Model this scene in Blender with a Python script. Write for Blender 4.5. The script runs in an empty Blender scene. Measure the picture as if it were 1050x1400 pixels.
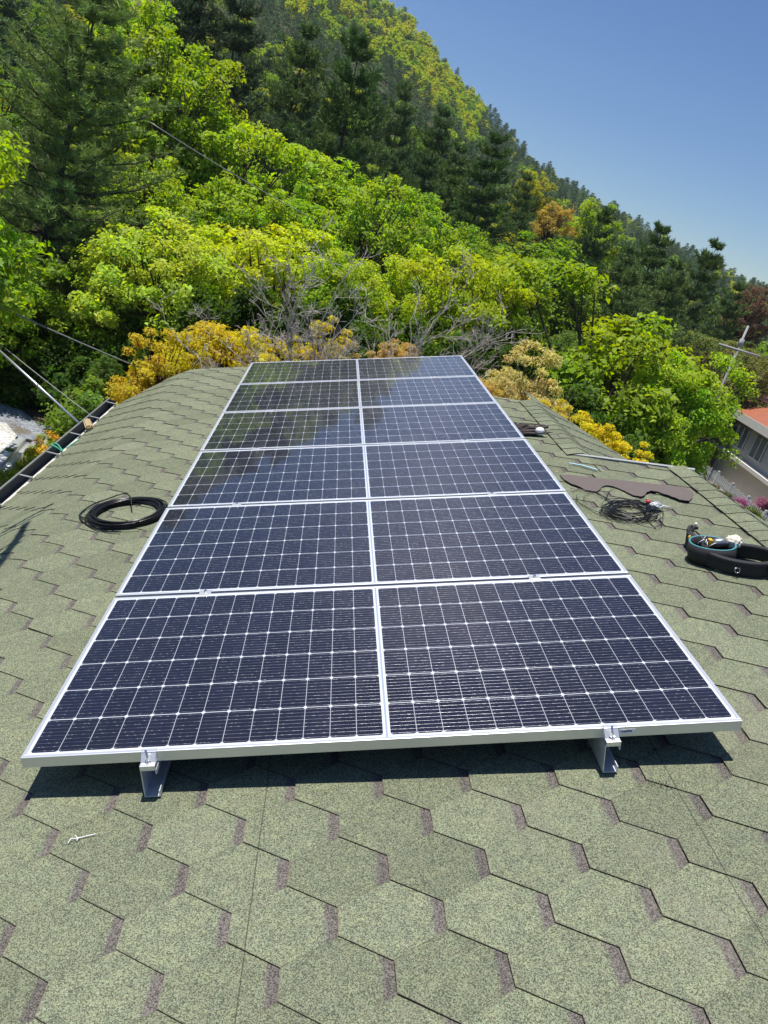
import bpy, bmesh, math, random
import numpy as np
from mathutils import Vector, Matrix

# ---------------------------------------------------------------- frame of the roof
TILT = math.radians(17.3)                 # the main roof slope falls to the left
ca, sa = math.cos(TILT), math.sin(TILT)
def rw(p):                                # roof coordinates -> world
    return Vector((p[0]*ca - p[2]*sa, p[1], p[0]*sa + p[2]*ca))
def wr(p):                                # world -> roof coordinates
    return Vector((p[0]*ca + p[2]*sa, p[1], -p[0]*sa + p[2]*ca))
ROT = (0.0, -TILT, 0.0)

# ---------------------------------------------------------------- camera, sky, sun, exposure
scene = bpy.context.scene
CAM = rw((1.00375, -1.85144, 1.46568))
RIGHT = Vector((0.96091102, -0.04778440, 0.27270250))
DOWN = Vector((0.23628087, -0.37182899, -0.89772744))
FWD = Vector((0.14429607, 0.92707058, -0.34600404))
cd = bpy.data.cameras.new("camera")
cam = bpy.data.objects.new("camera", cd)
scene.collection.objects.link(cam)
M = Matrix((RIGHT, -DOWN, -FWD)).transposed().to_4x4()
M.translation = CAM
cam.matrix_world = M
cd.sensor_fit = 'VERTICAL'; cd.sensor_height = 24.0
cd.lens = 1052.45/1400*24.0
cd.clip_start = 0.05; cd.clip_end = 3000
scene.camera = cam

SX, SY = 0.10, 0.07                        # sun direction in the roof frame
SUN = rw(Vector((SX, SY, 1.0)).normalized())
SUN_EL = math.asin(SUN.z); SUN_AZ = math.atan2(SUN.x, SUN.y)
world = bpy.data.worlds.new("World"); scene.world = world
world.use_nodes = True
wn = world.node_tree.nodes; wl = world.node_tree.links
bg = wn["Background"]
sky = wn.new("ShaderNodeTexSky"); sky.sky_type = 'NISHITA'; sky.sun_disc = False
sky.sun_elevation = SUN_EL; sky.sun_rotation = SUN_AZ
sky.altitude = 0; sky.air_density = 1.0; sky.dust_density = 0.25; sky.ozone_density = 5.0
hs_ = wn.new("ShaderNodeHueSaturation"); hs_.inputs['Saturation'].default_value = 1.18; hs_.inputs['Value'].default_value = 1.0
hs_.inputs['Hue'].default_value = 0.508
wl.new(sky.outputs[0], hs_.inputs['Color']); wl.new(hs_.outputs[0], bg.inputs[0]); bg.inputs[1].default_value = 0.075
sd = bpy.data.lights.new("sun", 'SUN'); sd.energy = 4.2; sd.angle = math.radians(0.53)
sd.color = (1.0, 0.955, 0.88)
so = bpy.data.objects.new("sun", sd); scene.collection.objects.link(so)
so.rotation_euler = Vector((0, 0, 1)).rotation_difference(SUN).to_euler()
so.location = (0, 0, 30)
scene.view_settings.view_transform = 'Standard'
scene.view_settings.look = 'None'
scene.view_settings.gamma = 1.0
scene.view_settings.exposure = 0.5
scene.cycles.max_bounces = 7
scene.cycles.diffuse_bounces = 3
scene.cycles.glossy_bounces = 3
scene.cycles.transmission_bounces = 4
scene.cycles.transparent_max_bounces = 6
scene.cycles.sample_clamp_indirect = 4.0

rng = random.Random(11)
nr = np.random.RandomState(5)
COL = scene.collection

def ray(px, py):
    return ((px-525)/1052.45*RIGHT + (py-700)/1052.45*DOWN + FWD).normalized()
def on_roof(px, py, z=-0.143):            # roof-frame point on a plane parallel to the main slope
    o = wr(CAM); d = wr(ray(px, py)); t = (z-o.z)/d.z
    return o + d*t
def at_dist(px, py, D):                   # world point at a horizontal distance
    d = ray(px, py); t = D/math.hypot(d.x, d.y)
    return CAM + d*t
def at_z(px, py, z):
    d = ray(px, py); t = (z-CAM.z)/d.z
    return CAM + d*t

# ---------------------------------------------------------------- node helpers
def new_mat(name):
    m = bpy.data.materials.new(name); m.use_nodes = True
    nt = m.node_tree
    b = nt.nodes["Principled BSDF"]
    return m, nt, b
class NT:
    def __init__(s, nt): s.nt = nt
    def n(s, t, **k):
        x = s.nt.nodes.new(t)
        for a, v in k.items(): setattr(x, a, v)
        return x
    def put(s, sock, v):
        if isinstance(v, (int, float)): sock.default_value = v
        elif isinstance(v, (tuple, list)):
            sock.default_value = tuple(v) + (1.0,) if len(v) == 3 and sock.type == 'RGBA' else tuple(v)
        else: s.nt.links.new(v, sock)
    def m(s, op, a, b=0.0, c=0.0):
        x = s.n("ShaderNodeMath", operation=op)
        s.put(x.inputs[0], a); s.put(x.inputs[1], b); s.put(x.inputs[2], c)
        return x.outputs[0]
    def mix(s, f, a, b):
        x = s.n("ShaderNodeMix", data_type='RGBA')
        s.put(x.inputs[0], f); s.put(x.inputs[6], a); s.put(x.inputs[7], b)
        return x.outputs[2]
    def noise(s, vec, scale, detail=2.0, rough=0.5):
        x = s.n("ShaderNodeTexNoise")
        if vec is not None: s.put(x.inputs['Vector'], vec)
        x.inputs['Scale'].default_value = scale; x.inputs['Detail'].default_value = detail
        x.inputs['Roughness'].default_value = rough
        return x.outputs[0]
    def ramp(s, v, a, b):                 # smooth 0..1 between a and b
        x = s.n("ShaderNodeMapRange"); x.interpolation_type = 'SMOOTHSTEP'
        s.put(x.inputs[0], v); x.inputs[1].default_value = a; x.inputs[2].default_value = b
        return x.outputs[0]
    def bump(s, h, dist, strength=1.0):
        x = s.n("ShaderNodeBump"); x.inputs['Strength'].default_value = strength
        x.inputs['Distance'].default_value = dist
        s.put(x.inputs['Height'], h)
        return x.outputs[0]
    def coord(s, which='Object'):
        return s.n("ShaderNodeTexCoord").outputs[which]
def mat_plain(name, col, rough=0.6, metal=0.0, var=0.12, scale=40.0, bump=0.0, spec=0.5):
    m, nt, b = new_mat(name); t = NT(nt)
    nz = t.noise(t.coord(), scale, 3.0)
    k = t.m('MULTIPLY_ADD', nz, 2*var, 1.0-var)
    x = t.n("ShaderNodeMix", data_type='RGBA', blend_type='MULTIPLY')
    x.inputs[0].default_value = 1.0
    t.put(x.inputs[6], col)
    cc = t.n("ShaderNodeCombineColor")
    for i in range(3): t.put(cc.inputs[i], k)
    t.put(x.inputs[7], cc.outputs[0])
    t.put(b.inputs['Base Color'], x.outputs[2])
    b.inputs['Roughness'].default_value = rough; b.inputs['Metallic'].default_value = metal
    b.inputs['Specular IOR Level'].default_value = spec
    if bump: t.put(b.inputs['Normal'], t.bump(nz, bump))
    return m

# ---------------------------------------------------------------- materials
EXP, PIT, FLAT = 0.130, 0.3075, 0.082      # shingles: course exposure, tab pitch, tab tip width
def shingle_material():
    m, nt, b = new_mat("asphalt shingle"); t = NT(nt)
    uv = t.n("ShaderNodeUVMap", uv_map="UVMap").outputs[0]
    sep = t.n("ShaderNodeSeparateXYZ"); t.put(sep.inputs[0], uv)
    u = sep.outputs[0]
    P = t.coord()
    ps = t.n("ShaderNodeSeparateXYZ"); t.put(ps.inputs[0], P)
    tint = t.n("ShaderNodeAttribute", attribute_name="tint").outputs['Fac']
    vor = t.n("ShaderNodeTexVoronoi"); t.put(vor.inputs['Vector'], P); vor.inputs['Scale'].default_value = 430.0
    vs = t.n("ShaderNodeSeparateColor"); t.put(vs.inputs[0], vor.outputs['Color'])
    r1 = vs.outputs[0]; r2 = vs.outputs[1]
    fine = t.noise(P, 260.0, 3.0, 0.7)
    mid = t.noise(P, 22.0, 4.0, 0.6)
    big = t.noise(P, 2.3, 4.0, 0.6)
    g = t.mix(t.ramp(r1, 0.25, 0.75), (0.074, 0.085, 0.058), (0.242, 0.276, 0.168))
    g = t.mix(t.m('MULTIPLY', t.ramp(r2, 0.72, 0.9), 0.7), g, (0.21, 0.185, 0.135))
    g = t.mix(t.m('MULTIPLY', t.ramp(r2, 0.12, 0.02), 0.7), g, (0.33, 0.36, 0.27))
    gn = t.mix(t.ramp(mid, 0.3, 0.75), (0.88, 0.90, 0.92), (1.10, 1.08, 1.02))
    mm = t.n("ShaderNodeMix", data_type='RGBA', blend_type='MULTIPLY'); mm.inputs[0].default_value = 1.0
    t.put(mm.inputs[6], g); t.put(mm.inputs[7], gn)
    g = mm.outputs[2]
    # the dark printed band that shows between two tabs
    br = t.mix(t.ramp(r1, 0.2, 0.8), (0.052, 0.047, 0.043), (0.185, 0.163, 0.150))
    un = t.m('ADD', u, t.m('MULTIPLY_ADD', mid, 0.022, -0.011))
    un = t.m('ADD', un, t.m('MULTIPLY_ADD', r1, 0.006, -0.003))
    band = t.ramp(un, 0.2280, 0.2340)
    ragged = t.m('MULTIPLY', t.ramp(un, 0.205, 0.236), t.m('GREATER_THAN', r2, 0.62))
    band = t.m('MAXIMUM', band, t.m('MULTIPLY', ragged, 0.55))
    base = t.mix(t.m('MULTIPLY', band, 0.93), g, br)
    # rusty brown wear along the butt edge of a tab
    wear = t.m('MULTIPLY', t.ramp(t.m('ADD', u, t.m('MULTIPLY', mid, 0.012)), 0.012, 0.004), 0.45)
    base = t.mix(wear, base, (0.22, 0.15, 0.12))
    ed = t.m('SUBTRACT', t.m('MULTIPLY_ADD', u, (PIT/2-FLAT)/EXP, FLAT/2), t.m('ABSOLUTE', sep.outputs[1]))
    ed = t.m('MULTIPLY', t.ramp(t.m('ADD', ed, t.m('MULTIPLY_ADD', mid, 0.002, -0.001)), 0.0042, 0.0002), t.m('LESS_THAN', u, 0.1301))
    base = t.mix(t.m('MULTIPLY', ed, 0.45), base, (0.060, 0.050, 0.040))
    # two snapped chalk lines running up the roof
    for cx in (0.700, 1.905):
        wob = t.m('MULTIPLY_ADD', t.noise(P, 3.0, 1.0), 0.010, -0.005)
        dx = t.m('ABSOLUTE', t.m('SUBTRACT', t.m('ADD', ps.outputs[0], wob), cx))
        ln = t.m('MULTIPLY', t.ramp(dx, 0.0024, 0.0008), 0.75)
        base = t.mix(ln, base, (0.04, 0.04, 0.03))
    # old stains
    st = t.m('MULTIPLY', t.ramp(big, 0.52, 0.75), 0.20)
    base = t.mix(st, base, (0.23, 0.205, 0.165))
    tv = t.m('MULTIPLY_ADD', tint, 0.26, 0.90)
    cc = t.n("ShaderNodeCombineColor")
    for i in range(3): t.put(cc.inputs[i], tv)
    mm = t.n("ShaderNodeMix", data_type='RGBA', blend_type='MULTIPLY'); mm.inputs[0].default_value = 1.0
    t.put(mm.inputs[6], base); t.put(mm.inputs[7], cc.outputs[0])
    t.put(b.inputs['Base Color'], mm.outputs[2])
    b.inputs['Roughness'].default_value = 0.9
    b.inputs['Specular IOR Level'].default_value = 0.25
    hh = t.m('ADD', t.m('MULTIPLY', r1, 0.6), fine)
    t.put(b.inputs['Normal'], t.bump(hh, 0.0016, 0.8))
    return m

def cell_material():
    m, nt, b = new_mat("solar cells under glass"); t = NT(nt)
    uv = t.n("ShaderNodeUVMap", uv_map="UVMap").outputs[0]
    sep = t.n("ShaderNodeSeparateXYZ"); t.put(sep.inputs[0], uv)
    U, V = sep.outputs[0], sep.outputs[1]          # metres from the panel centre
    GW, GH = 2.13-0.022, 0.9776-0.022
    half_gap = 0.0105
    cw = (GW/2 - 0.009 - half_gap)/13.0
    rh = (GH - 0.018)/6.0
    au = t.m('ABSOLUTE', U)
    cu = t.m('DIVIDE', t.m('SUBTRACT', au, half_gap), cw)      # cell index coordinate
    cv = t.m('DIVIDE', t.m('ADD', V, rh*3), rh)
    fu = t.m('SUBTRACT', cu, t.m('ROUND', cu))
    fv = t.m('SUBTRACT', cv, t.m('ROUND', cv))
    du = t.m('MULTIPLY', t.m('ABSOLUTE', fu), cw)              # metres to nearest column line
    dv = t.m('MULTIPLY', t.m('ABSOLUTE', fv), rh)
    line_u = t.m('MULTIPLY', t.ramp(du, 0.0013, 0.0004), 0.75)
    line_v = t.ramp(dv, 0.0020, 0.0008)
    dia = t.ramp(t.m('ADD', du, t.m('MULTIPLY', dv, 1.0)), 0.0095, 0.0070)
    gap = t.m('LESS_THAN', au, half_gap)
    edge_u = t.m('GREATER_THAN', cu, 13.0)
    edge_v = t.m('GREATER_THAN', t.m('ABSOLUTE', V), rh*3)
    white = line_u
    for x in (line_v, dia, gap, edge_u, edge_v): white = t.m('MAXIMUM', white, x)
    ribbon = t.m('MULTIPLY', t.m('LESS_THAN', au, 0.0032), gap)
    # nine busbars per cell row, running along the panel
    bb = t.m('MULTIPLY', t.m('FRACT', cv), 9.0)
    bd = t.m('MULTIPLY', t.m('ABSOLUTE', t.m('SUBTRACT', t.m('FRACT', bb), 0.5)), rh/9)
    bus = t.ramp(bd, 0.0013, 0.0006)
    pad = t.m('LESS_THAN', t.m('ABSOLUTE', t.m('SUBTRACT', t.m('FRACT', t.m('MULTIPLY', cu, 7.0)), 0.5)), 0.10)
    wn_ = t.n("ShaderNodeTexWhiteNoise", noise_dimensions='2D')
    cmb = t.n("ShaderNodeCombineXYZ")
    t.put(cmb.inputs[0], t.m('FLOOR', t.m('MULTIPLY', U, 7.0/cw))); t.put(cmb.inputs[1], t.m('FLOOR', t.m('MULTIPLY', cv, 9.0)))
    t.put(wn_.inputs['Vector'], cmb.outputs[0])
    spark = wn_.outputs['Value']
    cellid = t.n("ShaderNodeTexWhiteNoise", noise_dimensions='2D')
    c2 = t.n("ShaderNodeCombineXYZ")
    t.put(c2.inputs[0], t.m('FLOOR', t.m('DIVIDE', U, cw))); t.put(c2.inputs[1], t.m('FLOOR', cv))
    t.put(cellid.inputs['Vector'], c2.outputs[0])
    cell = t.mix(cellid.outputs['Value'], (0.0034, 0.0037, 0.0115), (0.0052, 0.0056, 0.0185))
    buscol = t.mix(t.m('MULTIPLY', spark, spark), (0.022, 0.022, 0.045), (0.12, 0.115, 0.13))
    c = t.mix(t.m('MULTIPLY', bus, 0.85), cell, buscol)
    c = t.mix(t.m('MULTIPLY', t.m('MULTIPLY', bus, pad), t.ramp(spark, 0.70, 0.95)), c, (0.70, 0.66, 0.64))
    c = t.mix(white, c, (0.60, 0.63, 0.68))
    c = t.mix(ribbon, c, (0.30, 0.36, 0.46))
    dust = t.noise(t.coord(), 6.0, 5.0, 0.65)
    spk = t.noise(t.coord(), 420.0, 1.0)
    dd = t.m('MULTIPLY', t.ramp(dust, 0.35, 0.8), 0.010)
    dd = t.m('ADD', dd, t.m('MULTIPLY', t.ramp(spk, 0.72, 0.82), 0.06))
    c = t.mix(dd, c, (0.55, 0.52, 0.46))
    t.put(b.inputs['Base Color'], c)
    b.inputs['Roughness'].default_value = 0.5
    b.inputs['Specular IOR Level'].default_value = 0.2
    b.inputs['Coat Weight'].default_value = 1.0
    b.inputs['Coat IOR'].default_value = 1.42
    t.put(b.inputs['Coat Roughness'], t.m('MULTIPLY_ADD', dust, 0.05, 0.01))
    # round busbar wires: each is a tiny cylinder running along the panel, so its normal fans out across it
    sd_ = t.m('DIVIDE', t.m('SUBTRACT', t.m('FRACT', bb), 0.5), 0.0013*9/rh)
    tt = t.m('MINIMUM', t.m('MAXIMUM', sd_, -0.97), 0.97)
    kk = t.m('SQRT', t.m('SUBTRACT', 1.0, t.m('MULTIPLY', tt, tt)))
    geo = t.n("ShaderNodeNewGeometry")
    v1 = t.n("ShaderNodeVectorMath", operation='SCALE'); t.put(v1.inputs[0], geo.outputs['Normal']); t.put(v1.inputs['Scale'], kk)
    v2 = t.n("ShaderNodeVectorMath", operation='SCALE'); v2.inputs[0].default_value = (0, 1, 0); t.put(v2.inputs['Scale'], tt)
    v3 = t.n("ShaderNodeVectorMath", operation='ADD'); t.put(v3.inputs[0], v1.outputs[0]); t.put(v3.inputs[1], v2.outputs[0])
    gl = t.n("ShaderNodeBsdfGlossy"); t.put(gl.inputs['Color'], t.mix(spark, (0.20, 0.20, 0.24), (0.46, 0.45, 0.46))); gl.inputs['Roughness'].default_value = 0.30
    t.put(gl.inputs['Normal'], v3.outputs[0])
    mx = t.n("ShaderNodeMixShader")
    t.put(mx.inputs[0], t.m('MULTIPLY', t.m('MULTIPLY', bus, 0.45), t.m('SUBTRACT', 1.0, white)))
    nt.links.new(b.outputs[0], mx.inputs[1]); nt.links.new(gl.outputs[0], mx.inputs[2])
    nt.links.new(mx.outputs[0], nt.nodes["Material Output"].inputs[0])
    return m

def leaf_material(name, trans=0.40, rough=0.5, attr=None):
    m, nt, b = new_mat(name); t = NT(nt)
    oi = t.n("ShaderNodeObjectInfo")
    tint = t.n("ShaderNodeAttribute", attribute_name="tint").outputs['Fac']
    hs = t.n("ShaderNodeHueSaturation")
    base = oi.outputs['Color'] if attr is None else t.n('ShaderNodeAttribute', attribute_name=attr).outputs['Color']
    t.put(hs.inputs['Color'], base)
    t.put(hs.inputs['Hue'], t.m('MULTIPLY_ADD', tint, 0.060, 0.472))
    t.put(hs.inputs['Value'], t.m('MULTIPLY_ADD', t.m('FRACT', t.m('MULTIPLY', tint, 7.31)), 0.75, 0.62))
    hs.inputs['Saturation'].default_value = 1.0
    t.put(b.inputs['Base Color'], hs.outputs[0])
    b.inputs['Roughness'].default_value = rough
    b.inputs['Specular IOR Level'].default_value = 0.14
    tr = t.n("ShaderNodeBsdfTranslucent")
    h2 = t.n("ShaderNodeHueSaturation"); h2.inputs['Hue'].default_value = 0.492; h2.inputs['Saturation'].default_value = 1.15
    h2.inputs['Value'].default_value = 1.35
    t.put(h2.inputs['Color'], hs.outputs[0]); t.put(tr.inputs[0], h2.outputs[0])
    mx = t.n("ShaderNodeMixShader"); mx.inputs[0].default_value = trans
    nt.links.new(b.outputs[0], mx.inputs[1]); nt.links.new(tr.outputs[0], mx.inputs[2])
    nt.links.new(mx.outputs[0], nt.nodes["Material Output"].inputs[0])
    return m

MAT = {}
MAT['shingle'] = shingle_material()
MAT['cells'] = cell_material()
MAT['alu'] = mat_plain("anodised aluminium", (0.74, 0.75, 0.77), 0.42, 0.75, 0.05, 18)
MAT['zinc'] = mat_plain("galvanised steel", (0.66, 0.70, 0.76), 0.5, 0.55, 0.22, 30)
MAT['clampalu'] = mat_plain("cast aluminium clamp", (0.82, 0.82, 0.82), 0.35, 0.7, 0.05, 60)
MAT['steel'] = mat_plain("stainless bolt", (0.70, 0.69, 0.66), 0.25, 1.0, 0.1, 90)
MAT['asphalt_edge'] = mat_plain("cut shingle edge", (0.034, 0.028, 0.024), 0.9)
MAT['brownshingle'] = mat_plain("brown granule strip", (0.128, 0.104, 0.095), 0.9, 0, 0.75, 300, 0.0015)
MAT['flash'] = mat_plain("weathered drip edge", (0.42, 0.43, 0.40), 0.5, 0.3, 0.25, 14)
MAT['gutter'] = mat_plain("dark grey gutter", (0.085, 0.095, 0.10), 0.45, 0.0, 0.25, 12)
MAT['gutterlip'] = mat_plain("worn gutter lip", (0.36, 0.37, 0.37), 0.4, 0.4, 0.2, 20)
MAT['cream'] = mat_plain("cream flashing", (0.62, 0.58, 0.50), 0.5, 0, 0.12, 15)
MAT['wall'] = mat_plain("pale render wall", (0.60, 0.57, 0.51), 0.9, 0, 0.1, 6, 0.003)
MAT['whitewall'] = mat_plain("white painted wall", (0.66, 0.64, 0.60), 0.8, 0, 0.1, 3)
MAT['cable'] = mat_plain("black cable sheath", (0.012, 0.012, 0.015), 0.28, 0, 0.2, 60)
MAT['blackfab'] = mat_plain("black nylon fabric", (0.018, 0.018, 0.021), 0.75, 0, 0.3, 240, 0.001)
MAT['blackplastic'] = mat_plain("black plastic", (0.018, 0.018, 0.020), 0.4)
MAT['teal'] = mat_plain("turquoise binding", (0.06, 0.25, 0.29), 0.6)
MAT['yellowplastic'] = mat_plain("yellow plastic", (0.80, 0.46, 0.03), 0.4)
MAT['greymetal'] = mat_plain("grey tool metal", (0.30, 0.31, 0.32), 0.35, 0.7)
MAT['rag'] = mat_plain("off white cotton", (0.72, 0.66, 0.55), 0.9, 0, 0.12, 50, 0.004)
MAT['white'] = mat_plain("white plastic", (0.80, 0.80, 0.80), 0.4, 0, 0.04)
MAT['clearbag'] = mat_plain("clear plastic bag", (0.36, 0.38, 0.40), 0.12, 0, 0.35, 60, 0.006)
MAT['red'] = mat_plain("red print", (0.60, 0.05, 0.04), 0.4)
MAT['paleblue'] = mat_plain("pale blue plastic", (0.45, 0.66, 0.72), 0.4)
MAT['green_string'] = mat_plain("green nylon string", (0.05, 0.42, 0.26), 0.5)
MAT['wood'] = mat_plain("raw wood block", (0.44, 0.33, 0.18), 0.8, 0, 0.25, 30)
MAT['bark'] = mat_plain("dark bark", (0.075, 0.058, 0.045), 0.95, 0, 0.4, 12, 0.02)
MAT['twig'] = mat_plain("grey bare twig", (0.42, 0.38, 0.34), 0.9, 0, 0.35, 8)
MAT['pole'] = mat_plain("concrete pole", (0.36, 0.36, 0.36), 0.8, 0, 0.12, 5)
MAT['pipe'] = mat_plain("steel pipe", (0.55, 0.56, 0.58), 0.35, 0.8, 0.1, 8)
MAT['wire'] = mat_plain("grey overhead cable", (0.30, 0.30, 0.29), 0.5)
MAT['redroof'] = mat_plain("red metal roof", (0.36, 0.12, 0.065), 0.5, 0, 0.2, 4)
MAT['fascia'] = mat_plain("cream fascia", (0.75, 0.73, 0.66), 0.6, 0, 0.1, 4)
MAT['darkglass'] = mat_plain("dark window glass", (0.035, 0.045, 0.05), 0.08)
MAT['palewindow'] = mat_plain('reflecting window', (0.22, 0.25, 0.26), 0.15, 0, 0.4, 2)
MAT['railpaint'] = mat_plain("white rail paint", (0.72, 0.74, 0.74), 0.5)
MAT['silver'] = mat_plain("silver paint", (0.60, 0.61, 0.62), 0.32, 0.25, 0.06, 5)
MAT['palepanel'] = mat_plain("pale blue panel", (0.55, 0.63, 0.74), 0.35, 0.2, 0.06)
MAT['pebble_w'] = mat_plain("white pebble", (0.68, 0.66, 0.61), 0.8, 0, 0.2, 20)
MAT['leaf'] = leaf_material("leaf", 0.48, 0.5)
MAT['needle'] = leaf_material("pine needle", 0.18, 0.6)
MAT['leaf_far'] = leaf_material('far leaf', 0.40, 0.6, 'treecol')
MAT['needle_far'] = leaf_material('far pine needle', 0.18, 0.6, 'treecol')
MAT['petal'] = leaf_material("petal", 0.35, 0.7)

# ---------------------------------------------------------------- object helpers
def link(o): COL.objects.link(o); return o
def empty(name, label, cat, loc=(0, 0, 0), rot=(0, 0, 0), group=None):
    o = bpy.data.objects.new(name, None); link(o)
    o.empty_display_size = 0.1
    o.location = loc; o.rotation_euler = rot
    o['label'] = label; o['category'] = cat
    if group: o['group'] = group
    return o
def tag(o, label, cat, group=None, kind=None):
    o['label'] = label
    if cat: o['category'] = cat
    if group: o['group'] = group
    if kind: o['kind'] = kind
    return o

class MB:
    """collects shapes into one mesh"""
    def __init__(s): s.v = []; s.f = []; s.mi = []; s.smooth = []
    def add(s, vs, fs, mi=0, smooth=False):
        k = len(s.v)
        s.v += [tuple(p) for p in vs]
        for f in fs:
            s.f.append(tuple(i+k for i in f)); s.mi.append(mi); s.smooth.append(smooth)
    def box(s, a, b, mi=0, ch=0.0):
        x0, y0, z0 = a; x1, y1, z1 = b
        if ch <= 0:
            vs = [(x0,y0,z0),(x1,y0,z0),(x1,y1,z0),(x0,y1,z0),(x0,y0,z1),(x1,y0,z1),(x1,y1,z1),(x0,y1,z1)]
            fs = [(3,2,1,0),(4,5,6,7),(0,1,5,4),(1,2,6,5),(2,3,7,6),(3,0,4,7)]
            s.add(vs, fs, mi); return
        bm = bmesh.new()
        bmesh.ops.create_cube(bm, size=1.0)
        for v in bm.verts:
            v.co = Vector(((x0+x1)/2+(x1-x0)*v.co.x, (y0+y1)/2+(y1-y0)*v.co.y, (z0+z1)/2+(z1-z0)*v.co.z))
        bmesh.ops.bevel(bm, geom=bm.edges[:], offset=ch, segments=2, affect='EDGES', profile=0.5)
        s.bm(bm, mi)
    def bm(s, bm, mi=0, smooth=False):
        bm.verts.ensure_lookup_table(); bm.verts.index_update()
        s.add([v.co.copy() for v in bm.verts], [tuple(v.index for v in f.verts) for f in bm.faces], mi, smooth)
        bm.free()
    def tube(s, pts, r, n=8, mi=0, closed=False, caps=True):
        pts = [Vector(p) for p in pts]
        rs = r if isinstance(r, (list, tuple)) else [r]*len(pts)
        m = len(pts); k = len(s.v); up = None
        for i, p in enumerate(pts):
            if closed: d = pts[(i+1) % m] - pts[i-1]
            else: d = pts[min(i+1, m-1)] - pts[max(i-1, 0)]
            d = d.normalized() if d.length > 1e-9 else Vector((0, 0, 1))
            if up is None: up = Vector((0, 0, 1)) if abs(d.z) < 0.9 else Vector((1, 0, 0))
            a = d.cross(up)
            if a.length < 1e-6: a = d.cross(Vector((1, 0.3, 0.2)))
            a.normalize(); b = a.cross(d).normalized(); up = b
            for j in range(n):
                t = 2*math.pi*j/n
                s.v.append(tuple(p + (a*math.cos(t) + b*math.sin(t))*rs[i]))
        for i in range(m if closed else m-1):
            for j in range(n):
                q = (i+1) % m
                s.f.append((k+i*n+j, k+i*n+(j+1) % n, k+q*n+(j+1) % n, k+q*n+j)); s.mi.append(mi); s.smooth.append(True)
        if caps and not closed:
            s.f.append(tuple(k+j for j in range(n))[::-1]); s.mi.append(mi); s.smooth.append(False)
            s.f.append(tuple(k+(m-1)*n+j for j in range(n))); s.mi.append(mi); s.smooth.append(False)
    def prism(s, poly, z0, z1, mi=0):
        n = len(poly)
        vs = [(p[0], p[1], z0) for p in poly] + [(p[0], p[1], z1) for p in poly]
        fs = [tuple(range(n))[::-1], tuple(range(n, 2*n))] + [(i, (i+1) % n, n+(i+1) % n, n+i) for i in range(n)]
        s.add(vs, fs, mi)
    def sphere(s, c, r, sx=1, sy=1, sz=1, mi=0, seg=12, jit=0.0, rnd=None):
        bm = bmesh.new(); bmesh.ops.create_uvsphere(bm, u_segments=seg, v_segments=max(6, seg//2+2), radius=1.0)
        for v in bm.verts:
            k = 1.0 + (rnd.uniform(-jit, jit) if jit else 0)
            v.co = Vector((c[0]+v.co.x*r*sx*k, c[1]+v.co.y*r*sy*k, c[2]+v.co.z*r*sz*k))
        s.bm(bm, mi, True)
    def sweep(s, prof, path, closed=True, mi=0, smooth=True):
        """prof: list of (outward, up); path: list of ((x,y,z),(nx,ny))"""
        k = len(s.v); n = len(prof); m = len(path)
        for (p, nn) in path:
            for (o, u) in prof:
                s.v.append((p[0]+nn[0]*o, p[1]+nn[1]*o, p[2]+u))
        for i in range(m if closed else m-1):
            q = (i+1) % m
            for j in range(n):
                s.f.append((k+i*n+j, k+q*n+j, k+q*n+(j+1) % n, k+i*n+(j+1) % n)); s.mi.append(mi); s.smooth.append(smooth)
    def build(s, name, mats, parent=None, loc=(0, 0, 0), rot=(0, 0, 0), fixn=True):
        me = bpy.data.meshes.new(name)
        me.from_pydata(s.v, [], s.f)
        if not isinstance(mats, (list, tuple)): mats = [mats]
        for mm in mats: me.materials.append(mm)
        me.polygons.foreach_set('material_index', s.mi)
        me.polygons.foreach_set('use_smooth', s.smooth)
        if fixn and len(s.f) < 60000:
            bm = bmesh.new(); bm.from_mesh(me)
            bmesh.ops.recalc_face_normals(bm, faces=bm.faces[:]); bm.to_mesh(me); bm.free()
        me.update()
        o = bpy.data.objects.new(name, me); link(o)
        o.location = loc; o.rotation_euler = rot
        if parent: o.parent = parent
        return o
def copy_tree(o):
    c = o.copy(); link(c)
    for ch in list(o.children):
        d = ch.copy(); link(d); d.parent = c
        for g in list(ch.children):
            e = g.copy(); link(e); e.parent = d
    return c

# ================================================================ terrain
def interp(x, xs, ys): return float(np.interp(x, xs, ys))
AZ = [-180, -60, -40, -22, -10, 1, 6, 12, 16, 20, 24, 28, 35, 50, 90, 180]
EL = [0.5, 9, 15, 16.5, 14.8, 12.2, 9.4, 6.3, 5.3, 4.5, 3.7, 2.9, 2.2, 1.5, 0.6, 0.5]
def ground(x, y):
    dx, dy = x-CAM.x, y-CAM.y
    D = math.hypot(dx, dy); az = math.degrees(math.atan2(dx, dy))
    el = interp(az, AZ, EL)
    base = interp(az, [-180, 14, 24, 60, 120, 180], [-3.25, -3.25, -5.2, -5.2, -3.25, -3.25])
    base = -3.25 + (base+3.25)*min(1.0, max(0.0, (D-9)/8.0))
    top = 1.7 + 255*math.tan(math.radians(el)) - 5.0
    if D < 17.0: return base
    if D <= 255:
        return base + (top-base)*((D-17.0)/238.0)**1.5
    return top - (D-255)*0.15 if D < 500 else top - 36.75
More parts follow.
